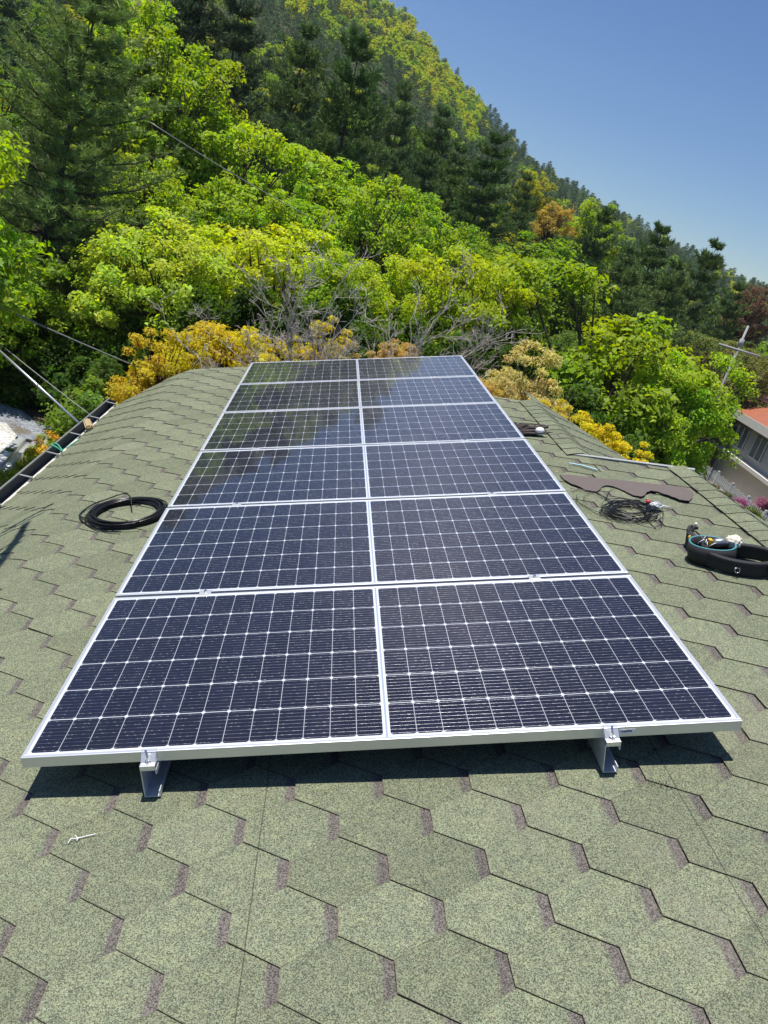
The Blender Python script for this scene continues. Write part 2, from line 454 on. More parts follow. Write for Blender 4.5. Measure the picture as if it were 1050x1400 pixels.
def build_terrain():
    rings = [0, 4, 7, 9, 11, 13, 15, 17, 20, 23, 27, 31, 36, 42, 50, 60, 72, 86, 100, 118, 136, 156, 178, 202, 228, 255, 275, 320, 420]
    na = 144
    vs, fs = [(CAM.x, CAM.y, ground(CAM.x, CAM.y))], []
    for D in rings[1:]:
        for j in range(na):
            a = 2*math.pi*j/na
            x, y = CAM.x + D*math.sin(a), CAM.y + D*math.cos(a)
            vs.append((x, y, ground(x, y)))
    for j in range(na): fs.append((0, 1+(j+1) % na, 1+j))
    for i in range(len(rings)-2):
        for j in range(na):
            fs.append((1+i*na+j, 1+i*na+(j+1) % na, 1+(i+1)*na+(j+1) % na, 1+(i+1)*na+j))
    m, nt, b = new_mat("forest floor"); t = NT(nt); P = t.coord()
    a = t.noise(P, 0.35, 5.0, 0.6); c = t.noise(P, 5.0, 5.0, 0.7)
    col = t.mix(t.ramp(c, 0.3, 0.7), (0.055, 0.045, 0.028), (0.16, 0.125, 0.085))
    col = t.mix(t.ramp(a, 0.42, 0.58), col, t.mix(c, (0.03, 0.055, 0.012), (0.075, 0.11, 0.028)))
    t.put(b.inputs['Base Color'], col); b.inputs['Roughness'].default_value = 1.0
    b.inputs['Specular IOR Level'].default_value = 0.1
    t.put(b.inputs['Normal'], t.bump(c, 0.06))
    mb = MB(); mb.add(vs, fs, 0, True)
    o = mb.build('ground', m)
    tag(o, 'hillside ground with brown leaf litter and low green growth', None, kind='structure')
build_terrain()

def drape(name, poly, mat, lift, label, nx=14):
    """a flat patch that follows the ground"""
    bm = bmesh.new()
    vs = [bm.verts.new((p[0], p[1], 0)) for p in poly]
    bm.faces.new(vs)
    bmesh.ops.triangulate(bm, faces=bm.faces[:])
    for _ in range(3): bmesh.ops.subdivide_edges(bm, edges=bm.edges[:], cuts=1, use_grid_fill=True)
    for v in bm.verts: v.co.z = ground(v.co.x, v.co.y) + lift
    mb = MB(); mb.bm(bm, 0, True)
    o = mb.build(name, mat)
    tag(o, label, None, kind='structure'); return o
def gravel_mat(name, ca_, cb_, scale):
    m, nt, b = new_mat(name); t = NT(nt); P = t.coord()
    v = t.n("ShaderNodeTexVoronoi"); t.put(v.inputs['Vector'], P); v.inputs['Scale'].default_value = scale
    s = t.n("ShaderNodeSeparateColor"); t.put(s.inputs[0], v.outputs['Color'])
    col = t.mix(s.outputs[0], ca_, cb_)
    col = t.mix(t.ramp(t.noise(P, 1.2, 3.0), 0.55, 0.7), col, (0.16, 0.14, 0.10))
    t.put(b.inputs['Base Color'], col); b.inputs['Roughness'].default_value = 0.9
    h = t.m('SUBTRACT', 1.0, v.outputs['Distance'])
    t.put(b.inputs['Normal'], t.bump(h, 0.03))
    return m
def gp(px, py): p = at_z(px, py, -3.25); return (p.x, p.y)
drape('gravel_path', [gp(-160, 500), gp(0, 552), gp(30, 562), gp(50, 578), gp(75, 583), gp(110, 592), gp(60, 660), gp(-60, 760), gp(-300, 800)],
      gravel_mat("grey gravel", (0.14, 0.155, 0.18), (0.36, 0.38, 0.42), 26), 0.012, 'blue grey gravel path beside the house')
drape('white_gravel', [gp(-200, 560), gp(-40, 575), gp(8, 580), gp(22, 596), gp(26, 612), gp(0, 650), gp(-160, 760)],
      gravel_mat("white gravel", (0.42, 0.40, 0.36), (0.85, 0.83, 0.78), 22), 0.022, 'patch of white gravel beside the grey path')

# ================================================================ the house we stand on
ZR = -0.147                                # mid-shingle height of the main slope
S0, Y0 = 0.917, -0.490                     # one tab tip
S_EAVE = -1.66
_s = np.linspace(0, 2.6, 521)
_th = np.clip((_s-0.50)/0.50, 0, 1); _th = 0.425*(_th*_th*(3-2*_th))
_x = np.concatenate([[0], np.cumsum(np.cos(_th[:-1])*np.diff(_s))])
_z = np.concatenate([[0], np.cumsum(np.sin(_th[:-1])*np.diff(_s))])
def prof(s, h=0.0):                        # slope coordinate -> (X, Z) of the roof surface
    if s >= -0.02: return s, ZR + h
    th = interp(-s, _s, _th)
    return -interp(-s, _s, _x) - h*math.sin(th)*1.0, ZR - interp(-s, _s, _z) + h*math.cos(th)
T = 0.0036
US = [0.0, 0.032, 0.065, 0.0975, 0.130, 0.1303, 0.165, 0.20, 0.232, 0.275]
def half_w(u): return FLAT/2 + (PIT/2-FLAT)*u/EXP if u <= 0.1301 else PIT/2-0.0006
def make_shingles(courses, yr, mapf, cut=None):
    """all tabs of a slope in one mesh; mapf(s, y, h) -> roof point"""
    V, F, UVs, TI = [], [], [], []
    r = random.Random(3)
    for k in courses:
        s_tip = S0 + k*EXP
        off = 0.5*PIT if k % 2 else 0.0
        j0 = int(math.floor((yr[0]-Y0-off)/PIT)); j1 = int(math.ceil((yr[1]-Y0-off)/PIT))
        for j in range(j0, j1+1):
            yc = Y0 + off + j*PIT
            lift = abs(r.gauss(0, 0.0007)) + (r.random() < 0.05)*r.uniform(0.001, 0.0035)
            skew = r.uniform(-0.0015, 0.0015)
            ti = r.random()
            base = len(V)
            for u in US:
                hw = half_w(u)
                h = T*(2-u/EXP) + lift*max(0, 1-u/0.16)
                for q in (-1, 1):
                    V.append(mapf(s_tip+u+skew*q, yc+q*hw, h)); UVs.append((u, q*hw)); TI.append(ti)
            nU = len(US)
            for i in range(nU-1):
                F.append(((base+2*i, base+2*i+2, base+2*i+3, base+2*i+1), 0))
            lo = len(V)
            for i in range(5):             # butt edges, down to the course beneath
                u = US[i]; hw = half_w(u)
                h = T*(2-u/EXP) - T - 0.0004
                for q in (-1, 1):
                    V.append(mapf(s_tip+u+skew*q, yc+q*hw, h)); UVs.append((u, q*hw)); TI.append(ti)
            F.append(((base, base+1, lo+1, lo), 1))
            for i in range(4):
                F.append(((base+2*i, lo+2*i, lo+2*i+2, base+2*i+2), 1))
                F.append(((base+2*i+1, base+2*i+3, lo+2*i+3, lo+2*i+1), 1))
    bm = bmesh.new()
    uvl = bm.loops.layers.uv.new("UVMap"); tl = bm.verts.layers.float.new("tint")
    bv = [bm.verts.new(v) for v in V]
    for v, ti in zip(bv, TI): v[tl] = ti
    bm.verts.index_update()
    for f, mi in F:
        fc = bm.faces.new([bv[i] for i in f]); fc.material_index = mi
        for l, i in zip(fc.loops, f): l[uvl].uv = UVs[i]
    for (co, no) in (cut or []):           # keep the side the normal points away from
        bmesh.ops.bisect_plane(bm, geom=bm.verts[:]+bm.edges[:]+bm.faces[:], plane_co=co, plane_no=no, clear_outer=True)
    return bm
def bm_object(name, bm, mats, parent=None, rot=(0, 0, 0), loc=(0, 0, 0)):
    me = bpy.data.meshes.new(name); bm.to_mesh(me); bm.free()
    for mm in mats: me.materials.append(mm)
    o = bpy.data.objects.new(name, me); link(o); o.rotation_euler = rot; o.location = loc
    if parent: o.parent = parent
    return o
def map_main(s, y, h):
    x, z = prof(s, h); return Vector((x, y, z))
FOLD_N, FOLD_F = 3.10, 2.545               # ridge lines of the near and far block
YMIN = -2.6
house = empty('house', 'house whose green hexagonal shingle roof slopes down to a dark gutter', 'building')
SM = [MAT['shingle'], MAT['asphalt_edge']]
kmin = int(math.floor((S_EAVE-0.28-S0)/EXP)); kmid = int(math.ceil((2.6-S0)/EXP)); kmax = int(math.ceil((FOLD_N-S0)/EXP))
HIP_A, HIP_B = Vector((2.44, 4.56, 0)), Vector((0.35, 6.50, 0))
hn = Vector((HIP_B.y-HIP_A.y, HIP_A.x-HIP_B.x, 0)).normalized()
if hn.y < 0: hn = -hn
ex, ez = prof(S_EAVE)
bm1 = make_shingles(range(kmin, kmid), (YMIN, 6.7), map_main,
    [(Vector((0, 6.50, 0)), Vector((0, 1, 0))), (HIP_A, hn), (Vector((FOLD_F, 0, 0)), Vector((1, 0, 0))), (Vector((0, YMIN, 0)), Vector((0, -1, 0))),
     (Vector((ex, 0, ez)), Vector((-math.cos(0.425), 0, -math.sin(0.425))))])
RAKE_A, RAKE_B = Vector((2.42, 3.035, 0)), Vector((3.12, 2.60, 0))
rn = Vector((RAKE_A.y-RAKE_B.y, RAKE_B.x-RAKE_A.x, 0)).normalized()
bm2 = make_shingles(range(kmid-5, kmax), (YMIN, 3.2), map_main,
    [(RAKE_A, rn), (Vector((FOLD_N, 0, 0)), Vector((1, 0, 0))), (Vector((FOLD_F-0.002, 0, 0)), Vector((-1, 0, 0))), (Vector((0, YMIN, 0)), Vector((0, -1, 0)))])
# cut the main sheet's own strip between ridge of the far block and the rake: nothing to do, both end at FOLD_F
me_tmp = bpy.data.meshes.new("tmp"); bm2.to_mesh(me_tmp); bm2.free()
bm1.from_mesh(me_tmp); bpy.data.meshes.remove(me_tmp)
roof = bm_object('roof', bm1, SM, house, ROT)
RS = math.radians(34.6); rc, rs_ = math.cos(RS), math.sin(RS)
def right_slope(fold, y0, y1, length, cuts):
    def mp(s, y, h):                       # s counts down towards the ridge, tabs point to the right eave
        d = (FOLD_N + 1.2) - s if False else s
        x = fold + (length - s)*rc + h*rs_
        z = ZR - (length - s)*rs_ + h*rc
        return Vector((x, y, z))
    k0 = int(math.floor((-0.1-S0)/EXP)); k1 = int(math.ceil((length-S0)/EXP))
    bm = make_shingles(range(k0, k1), (y0, y1), mp, cuts + [(Vector((fold, 0, 0)), Vector((-1, 0, 0)))])
    return bm
LEN_F, LEN_N = 1.6, 1.6
bmA = right_slope(FOLD_F, 1.5, 4.7, LEN_F, [(Vector((0, 4.50, 0)), Vector((-0.25, 1, 0)).normalized()), (Vector((0, 1.6, 0)), Vector((0, -1, 0)))])
bmB = right_slope(FOLD_N, YMIN, 2.7, LEN_N, [(Vector((0, 2.61, 0)), Vector((0, 1, 0))), (Vector((0, YMIN, 0)), Vector((0, -1, 0)))])
bm_object('back_slope', bmA, SM, house, ROT)
bm_object('back_slope', bmB, SM, house, ROT)

def ridge_caps(fold, y0, y1, hw=0.122, expo=0.118, seed=1):
    r = random.Random(seed); bm = bmesh.new()
    uvl = bm.loops.layers.uv.new("UVMap"); tl = bm.verts.layers.float.new("tint")
    n = int((y1-y0)/expo)
    for i in range(n):
        ya = y0 + i*expo; yb = ya + expo*1.9
        ti = r.random(); sk = r.uniform(-0.006, 0.006)
        la = 0.0145 + r.uniform(0, 0.002); lb = 0.0095
        def pt(q, y, l):
            if q <= 0: return Vector((fold + q*hw, y + sk*q, ZR + l + (0.004 if abs(q) < 0.6 else 0)))
            return Vector((fold + q*hw*rc + l*rs_*0.8, y + sk*q, ZR - q*hw*rs_ + l*rc))
        qs = [-1, -0.5, -0.12, 0.12, 0.5, 1]
        top = [[bm.verts.new(pt(q, y, l)) for q in qs] for (y, l) in ((ya, la), (yb, lb))]
        bot = [[bm.verts.new(pt(q, y, l-0.008)) for q in qs] for (y, l) in ((ya, la), (yb, lb))]
        for row in top+bot:
            for v in row: v[tl] = ti
        fs = []
        for a in range(5):
            fs.append((top[0][a], top[0][a+1], top[1][a+1], top[1][a], 0))
            fs.append((bot[0][a+1], bot[0][a], top[0][a], top[0][a+1], 1))
        for a in (0, 5): fs.append((bot[0][a], bot[1][a], top[1][a], top[0][a], 1))
        for f in fs:
            fc = bm.faces.new(f[:4]); fc.material_index = f[4]
            for l in fc.loops: l[uvl].uv = (0.10 if r.random() < 0.93 else 0.26, 0.0)
    return bm
bm_object('ridge_cap', ridge_caps(FOLD_N, YMIN, 2.60), SM, roof)
bm_object('ridge_cap', ridge_caps(FOLD_F, 3.02, 4.45, seed=2), SM, roof)
# metal drip edge along the step where the near block ends, and along the far rake
mb = MB()
def strip(mb, a, b, w, z0, z1, mi=0):
    a, b = Vector(a), Vector(b); d = (b-a).normalized(); n = Vector((-d.y, d.x, 0))
    mb.add([a+n*0+Vector((0,0,z0)), b+Vector((0,0,z0)), b+n*w+Vector((0,0,z0)), a+n*w+Vector((0,0,z0)),
            a+Vector((0,0,z1)), b+Vector((0,0,z1)), b+n*w+Vector((0,0,z1)), a+n*w+Vector((0,0,z1))],
           [(3,2,1,0),(4,5,6,7),(0,1,5,4),(1,2,6,5),(2,3,7,6),(3,0,4,7)], mi)
for (pa, pb, w_, za, zb) in (((3.12, 2.615, 0), (2.42, 3.05, 0), -0.03, ZR-0.05, ZR+0.012),
                             ((2.44, 4.57, 0), (0.36, 6.50, 0), -0.025, ZR-0.06, ZR-0.002), ((0.35, 6.503, 0), (-0.55, 6.503, 0), -0.025, ZR-0.06, ZR-0.002)):
    mb = MB(); strip(mb, pa, pb, w_, za, zb); mb.build('drip_edge', MAT['flash'], roof)
# walls under the roof (in roof coordinates, vertical = UP)
UPR = wr((0, 0, 1))
mb = MB()
def wall_prism(pts, mb):
    top = [Vector(p) for p in pts]
    bot = []
    for p in top:
        w = rw(p); w.z = -3.3; bot.append(wr(w))
    n = len(top)
    mb.add(top+bot, [tuple(range(n))] + [(i, (i+1) % n, n+(i+1) % n, n+i) for i in range(n)] + [tuple(range(n, 2*n))[::-1]])
wall_prism([(-1.25, YMIN+0.05, -0.46), (-0.6, YMIN+0.05, ZR-0.08), (3.05, YMIN+0.05, ZR-0.08), (3.9, YMIN+0.05, -0.85),
            (3.9, 2.4, -0.85), (3.02, 2.45, ZR-0.08), (2.40, 2.8, ZR-0.08), (2.40, 4.35, ZR-0.08), (0.3, 6.25, ZR-0.08), (-0.6, 6.25, ZR-0.08), (-1.25, 6.25, -0.46)], mb)
mb.build('wall', MAT['wall'], house, rot=ROT)
# gutter (world coordinates)
mb = MB()
gx0, gx1, gz1 = -1.440, -1.365, -0.915
GY0, GY1 = YMIN, 6.55
mb.box((gx0, GY0, -1.03), (gx0+0.004, GY1, gz1-0.004))
mb.box((gx0+0.004, GY0, -1.03), (gx1-0.004, GY1, -1.026))
mb.box((gx1-0.004, GY0, -1.03), (gx1, GY1, -0.965))
mb.box((gx0+0.004, GY1-0.004, -1.0255), (gx1-0.004, GY1, -0.93))
gut = mb.build('gutter', MAT['gutter'], house)
mb = MB(); mb.tube([(gx0, GY0, gz1), (gx0, GY1, gz1)], 0.0085, 8); mb.build('gutter_lip', MAT['gutterlip'], gut)
mb = MB(); mb.box((gx1+0.001, GY0, -0.962), (gx1+0.028, 6.48, -0.956)); mb.build('eave_flashing', MAT['cream'], house)
for i in range(13):
    y = 6.42 - i*0.60
    mb = MB(); mb.box((gx0-0.002, y-0.012, -0.921), (gx1+0.02, y+0.012, -0.917)); mb.box((gx1+0.016, y-0.014, -0.955), (gx1+0.03, y+0.014, -0.916))
    mb.build('gutter_bracket', MAT['gutterlip'], gut)

# ================================================================ solar array
PW, PH, GAP, FH = 2.13, 0.9776, 0.0188, 0.036
def row_y(k): return k*(PH+GAP)
def panel_meshes():
    fr = MB(); L = 0.011; c = 0.0012
    fr.box((0, 0, -FH), (PW, L, 0), 0, c); fr.box((0, PH-L, -FH), (PW, PH, 0), 0, c)
    fr.box((0, L+0.0002, -FH), (L, PH-L-0.0002, 0), 0, c); fr.box((PW-L, L+0.0002, -FH), (PW, PH-L-0.0002, 0), 0, c)
    fr.box((L, L, -FH), (L+0.025, PH-L, -FH+0.002)); fr.box((PW-L-0.025, L, -FH), (PW-L, PH-L, -FH+0.002))
    return fr
first = None
PLAB = ['nearest solar panel of the array with a small sticker on its front frame', 'second solar panel from the front beside the black cable coil',
        'third solar panel from the front in the middle of the array', 'fourth solar panel from the front just past mid array',
        'fifth solar panel from the front, before the last one', 'farthest solar panel at the tree end of the array']
for k in range(6):
    p = empty('solar_panel', PLAB[k], 'solar panel', rw((0, row_y(k), 0)), ROT, 'solar panels in one array on the roof')
    if first is None:
        first = p
        fo = panel_meshes().build('frame', MAT['alu'], p)
        gm = MB()
        g0 = 0.0112
        gm.box((g0, g0, -0.0065), (PW-g0, PH-g0, -0.0015))
        go = gm.build('glass', MAT['cells'], p)
        me = go.data; ul = me.uv_layers.new(name="UVMap")
        for l in me.loops:
            co = me.vertices[l.vertex_index].co
            ul.data[l.index].uv = (co.x-PW/2, co.y-PH/2)
        bmx = MB(); bmx.box((PW/2-0.06, PH-0.14, -0.03), (PW/2+0.06, PH-0.06, -0.0075)); bmx.build('junction_box', MAT['blackplastic'], p)
        st = MB(); st.box((1.757, -0.0012, -0.025), (1.806, -0.0002, -0.009)); so_ = st.build('sticker', MAT['white'], p)
        st = MB()
        r = random.Random(8); x = 1.762
        while x < 1.796:
            w = r.uniform(0.001, 0.004); st.box((x, -0.0018, -0.019), (x+w, -0.0013, -0.0135)); x += w + r.uniform(0.0008, 0.002)
        st.box((1.778, -0.0018, -0.0122), (1.794, -0.0013, -0.0108))
        st.build('printed_text', mat_plain("blue black print", (0.03, 0.05, 0.12)), so_)
    else:
        for ch in first.children:
            if ch.name.startswith(('sticker',)): continue
            d = ch.copy(); link(d); d.parent = p
        # slight sag / misalignment of each panel
        p.location = rw((rng.uniform(-0.003, 0.003), row_y(k), rng.uniform(-0.0015, 0.0015)))

RX = (0.347, 1.706)
def rail_mesh():
    mb = MB(); t = 0.0028; H = 0.098; Wd = 0.046; y0, y1 = -0.035, 6.02
    mb.box((0, y0, 0), (t, y1, H)); mb.box((t, y0, 0), (Wd, y1, t)); mb.box((t, y0, H-t), (Wd, y1, H))
    mb.box((Wd-t, y0, t), (Wd, y1, 0.020)); mb.box((Wd-t, y0, H-0.016), (Wd, y1, H-t))
    return mb
r0 = None
for i, x in enumerate(RX):
    z = -FH-0.0985-0.002
    if i == 0:
        r0 = rail_mesh().build('mounting_rail', MAT['zinc'], None, rw((x, 0, z)), ROT)
    else:
        c = r0.copy(); link(c); c.location = rw((x, 0, z)); r0b = c
tag(r0, 'left galvanised steel channel rail carrying the solar panels', 'rail', 'mounting rails under the array')
tag(r0b, 'right galvanised steel channel rail carrying the solar panels', 'rail', 'mounting rails under the array')

def end_clamp(label):
    o = empty('panel_clamp', label, 'clamp', group='clamps holding the panels')
    mb = MB(); w = 0.022
    mb.box((-w, -0.006, -0.020), (w, -0.0006, 0.0006), 0, 0.0008)
    mb.box((-w, -0.006, 0.0008), (w, 0.009, 0.0036), 0, 0.0008)
    mb.box((-w, -0.040, -FH+0.0005), (w, -0.0008, -FH+0.0155), 0, 0.001)
    mb.add([(-w+0.001, -0.0062, 0.0), (w-0.001, -0.0062, 0.0), (w-0.001, -0.024, -FH+0.0158), (-w+0.001, -0.024, -FH+0.0158),
            (-w+0.001, -0.0062, -FH+0.0158), (w-0.001, -0.0062, -FH+0.0158)], [(0,1,2,3), (0,3,4), (1,5,2)])
    mb.build('clamp_body', MAT['clampalu'], o)
    mb = MB(); mb.tube([(0.002, -0.023, -FH+0.012), (-0.003, -0.020, 0.020)], 0.0032, 8)
    mb.tube([(0.002, -0.0232, -FH+0.0156), (0.0015, -0.0228, -FH+0.0216)], 0.0075, 6)
    mb.build('bolt', MAT['steel'], o)
    return o
def mid_clamp(label):
    o = empty('panel_clamp', label, 'clamp', group='clamps holding the panels')
    mb = MB()
    mb.box((-0.024, -0.0165, 0.0005), (0.024, 0.0165, 0.0036), 0, 0.0008)
    mb.box((-0.024, -0.0075, -0.02), (0.024, -0.0052, 0.0004)); mb.box((-0.024, 0.0052, -0.02), (0.024, 0.0075, 0.0004))
    mb.build('clamp_body', MAT['clampalu'], o)
    mb = MB(); mb.tube([(0, 0, -0.03), (0.001, 0, 0.017)], 0.0032, 8); mb.tube([(0, 0, 0.0038), (0, 0, 0.0095)], 0.0072, 6)
    mb.build('bolt', MAT['steel'], o)
    return o
ORD = ['first', 'second', 'third', 'fourth', 'fifth']
pe = pm = None
for i, x in enumerate(RX):
    side = ['left', 'right'][i]; cx = x + 0.023
    lab = 'aluminium end clamp with upright bolt on the front end of the %s rail' % side
    if pe is None: pe = end_clamp(lab); o = pe
    else: o = copy_tree(pe); o['label'] = lab
    o.location = rw((cx, 0, 0)); o.rotation_euler = ROT
    o = copy_tree(pe); o['label'] = 'aluminium end clamp at the tree end of the %s rail' % side
    Mx = Matrix.Rotation(-TILT, 4, 'Y') @ Matrix.Rotation(math.pi, 4, 'Z')
    o.rotation_euler = Mx.to_euler(); o.location = rw((cx, row_y(5)+PH, 0))
    for k in range(5):
        lab = 'aluminium mid clamp on the %s rail in the %s gap from the front' % (side, ORD[k])
        if pm is None: pm = mid_clamp(lab); o = pm
        else: o = copy_tree(pm); o['label'] = lab
        o.location = rw((cx, row_y(k+1)-GAP/2, 0)); o.rotation_euler = ROT

# ================================================================ things lying on the roof
RZ = ZR + 2*T + 0.001                      # top of the shingles
def wave_loop(cx, cy, rx, ry, z, n, r, amp=0.06, ph=0.0, turns=1.0):
    a1, a2 = r.uniform(-amp, amp), r.uniform(-amp, amp); p1, p2 = r.uniform(0, 6.3), r.uniform(0, 6.3)
    out = []
    for i in range(n):
        t = ph + 2*math.pi*turns*i/(n if turns == 1.0 else n-1)
        k = 1 + a1*math.sin(2*t+p1) + a2*math.sin(3*t+p2)
        out.append((cx + rx*k*math.cos(t), cy + ry*k*math.sin(t), z + 0.004*math.sin(2*t+p2)))
    return out
# black cable coil on the left
c0 = on_roof(174, 704, RZ)
r = random.Random(21); mb = MB()
for i in range(19):
    rad = r.uniform(0.172, 0.222); z = r.uniform(0.006, 0.034)
    mb.tube(wave_loop(r.uniform(-.012, .012), r.uniform(-.012, .012), rad, rad, z, 48, r, 0.018), 0.0042, 6, closed=True)
loose = [on_roof(*q, RZ+h) - c0 for q, h in (((180, 690), .045), ((177, 678), .03), ((168, 675), .012), ((150, 681), .008), ((128, 689), .005), ((112, 700), .005), ((109, 708), .005), ((120, 718), .005), ((140, 726), .006), ((165, 727), .01))]
def smooth(pts, k=6):
    P = [Vector(p) for p in pts]; out = []
    for i in range(len(P)-1):
        a, b, c, d = P[max(i-1, 0)], P[i], P[i+1], P[min(i+2, len(P)-1)]
        for j in range(k):
            t = j/k
            out.append(0.5*((2*b) + (c-a)*t + (2*a-5*b+4*c-d)*t*t + (3*b-a-3*c+d)*t**3))
    out.append(P[-1]); return out
mb.tube(smooth(loose), 0.0042, 6)
loose = [on_roof(*q, RZ+h) - c0 for q, h in (((109, 706), .005), ((118, 709), .01), ((135, 712), .03), ((160, 714), .05), ((190, 713), .05))]
mb.tube(smooth(loose), 0.0042, 6)
o = mb.build('cable_coil', MAT['cable'], None, rw(c0), ROT)
tag(o, 'thick black cable coil lying left of the solar array', 'cable')
# thin messy wire coil on the right
c0 = on_roof(858, 702, RZ); r = random.Random(5); mb = MB()
for i in range(26):
    k = r.uniform(0.6, 1.12)
    mb.tube(wave_loop(r.uniform(-.02, .02), r.uniform(-.02, .02), 0.125*k, 0.12*k, r.uniform(0.004, 0.04), 40, r, 0.10), 0.0017, 5, closed=True)
def rp(px, py, h=0.004): return on_roof(px, py, RZ+h) - c0
for pts in ([(780, 672), (800, 670), (822, 678), (838, 690)], [(786, 683), (800, 692), (818, 700), (835, 703)], [(803, 690), (798, 680), (812, 672), (830, 682), (842, 690)],
            [(828, 683), (833, 672), (842, 667)], [(850, 690), (862, 683), (885, 683), (903, 692), (907, 704), (900, 712)], [(788, 676), (792, 688), (808, 698), (822, 706)],
            [(880, 712), (895, 708), (905, 715), (893, 720)], [(870, 716), (888, 721), (903, 718), (907, 708)], [(780, 668), (815, 674), (850, 692)]):
    mb.tube(smooth([rp(*q, r.uniform(.003, .018)) for q in pts]), 0.0017, 5)
w = mb.build('wire_coil', MAT['cable'], None, rw(c0), ROT)
tag(w, 'tangled thin black wire coil lying right of the solar array', 'cable')
c1 = on_roof(894, 697, RZ); r = random.Random(4)
bagm = MB(); bm = bmesh.new(); bmesh.ops.create_icosphere(bm, subdivisions=3, radius=1.0)
for v in bm.verts:
    d = v.co.normalized(); k = 1 + 0.16*math.sin(5*d.x+4*d.z)*math.cos(7*d.y) + 0.10*math.sin(11*d.x*d.y+8*d.z)
    v.co = Vector((d.x*k*0.044, d.y*k*0.030, 0.024 + d.z*k*0.020))
bagm.bm(bm, 0, False)
bago = bagm.build('plastic_packet', MAT['clearbag'], None, rw(c1), ROT); tag(bago, 'small clear plastic packet with red print on the wire tangle', 'packet')
mb = MB(); mb.box((-0.046, -0.004, 0.040), (-0.022, 0.016, 0.055), 0, 0.003); mb.build('red_label', MAT['red'], bago)
mb = MB(); mb.tube([(0.03, -0.01, 0.03), (0.085, -0.002, 0.012)], 0.004, 6); mb.build('cable_tip', MAT['white'], bago)
# brown starter strip offcut
base = on_roof(860, 668, RZ)
out = [(-90, 60), (0, 62), (150, 78), (300, 95), (450, 112), (600, 130), (750, 148), (900, 160), (955, 182), (980, 210), (968, 250), (945, 275), (870, 265), (780, 230), (690, 200), (640, 192), (606, 202), (590, 228), (560, 236),
       (500, 225), (430, 190), (340, 150), (290, 144), (255, 150), (232, 178), (205, 193), (120, 180), (60, 150), (0, 130), (-60, 95)]
poly = [on_roof(780+a/5.833, 640+b/5.833, RZ) - base for a, b in out]
jr = random.Random(17); fine = []
for i, p in enumerate(poly):                # a torn, ragged outline
    q = poly[(i+1) % len(poly)]; n_ = max(2, int((q-p).length/0.012))
    for k in range(n_): fine.append(p.lerp(q, k/n_) + Vector((jr.uniform(-.0028, .0028), jr.uniform(-.0028, .0028), 0)))
poly = fine
bm = bmesh.new(); vs = [bm.verts.new((p.x, p.y, 0.003)) for p in poly]; f = bm.faces.new(vs)
ret = bmesh.ops.extrude_face_region(bm, geom=[f])
for v in [g for g in ret['geom'] if isinstance(g, bmesh.types.BMVert)]: v.co.z += 0.0032
bmesh.ops.triangulate(bm, faces=bm.faces[:])
for v in bm.verts:
    v.co.z += 0.003*math.sin(v.co.x*9.0) + 0.004*max(0, -(v.co.x+0.3)) + 0.002
mb = MB(); mb.bm(bm)
o = mb.build('shingle_strip', MAT['brownshingle'], None, rw(base), ROT)
tag(o, 'long brown scalloped shingle strip lying loose right of the panels', 'shingle strip')
# pile of dark offcuts with a white cup
base = on_roof(714, 590, RZ); r = random.Random(9); n = 0
MAT['offcut'] = mat_plain("dark shingle offcut", (0.045, 0.034, 0.030), 0.9, 0, 0.5, 120, 0.001)
for i in range(15):
    ang = r.uniform(-0.5, 0.4) + (math.pi if r.random() < .5 else 0); L = r.uniform(0.05, 0.13); wv = r.uniform(0.014, 0.036)
    mb = MB()
    pl = [(-L, -wv*r.uniform(.5, 1)), (-L*.3, -wv), (L, -wv*r.uniform(.3, 1)), (L*r.uniform(.8, 1.1), wv*.6), (0, wv), (-L*.8, wv*r.uniform(.4, 1))]
    mb.prism(pl, 0, 0.004)
    px, py = (r.uniform(-0.07, 0.17), r.uniform(-0.13, 0.17)) if i else (-0.05, 0.22)
    o = mb.build('shingle_offcut', MAT['offcut'], None, rw(base+Vector((px, py, 0.004+0.0055*(i % 5)))), (Matrix.Rotation(-TILT, 4, 'Y') @ Matrix.Rotation(ang, 4, 'Z') @ Matrix.Rotation(r.uniform(-.12, .12), 4, 'X')).to_euler())
    tag(o, 'dark torn shingle offcut in the scrap pile beside the far panels', 'scrap', 'shingle offcuts in the scrap pile')
mb = MB()
cp = on_roof(738, 590, RZ+0.03)
prof_c = [(0.020, 0), (0.030, 0.012), (0.034, 0.03), (0.028, 0.045), (0.012, 0.052), (0.0, 0.053)]
ring = 16; k = 0; vs = []; fs = []
for (rr, zz) in prof_c:
    for j in range(ring): vs.append((rr*math.cos(2*math.pi*j/ring), rr*math.sin(2*math.pi*j/ring), zz))
for i in range(len(prof_c)-1):
    for j in range(ring): fs.append((i*ring+j, i*ring+(j+1) % ring, (i+1)*ring+(j+1) % ring, (i+1)*ring+j))
mb.add(vs, fs, 0, True); mb.add([vs[j] for j in range(ring)], [tuple(range(ring))[::-1]])
o = mb.build('vent_cap', MAT['white'], None, rw(cp+Vector((0, 0, -0.022))), ROT); tag(o, 'small white plastic cap lying on the dark scrap pile', 'cap')
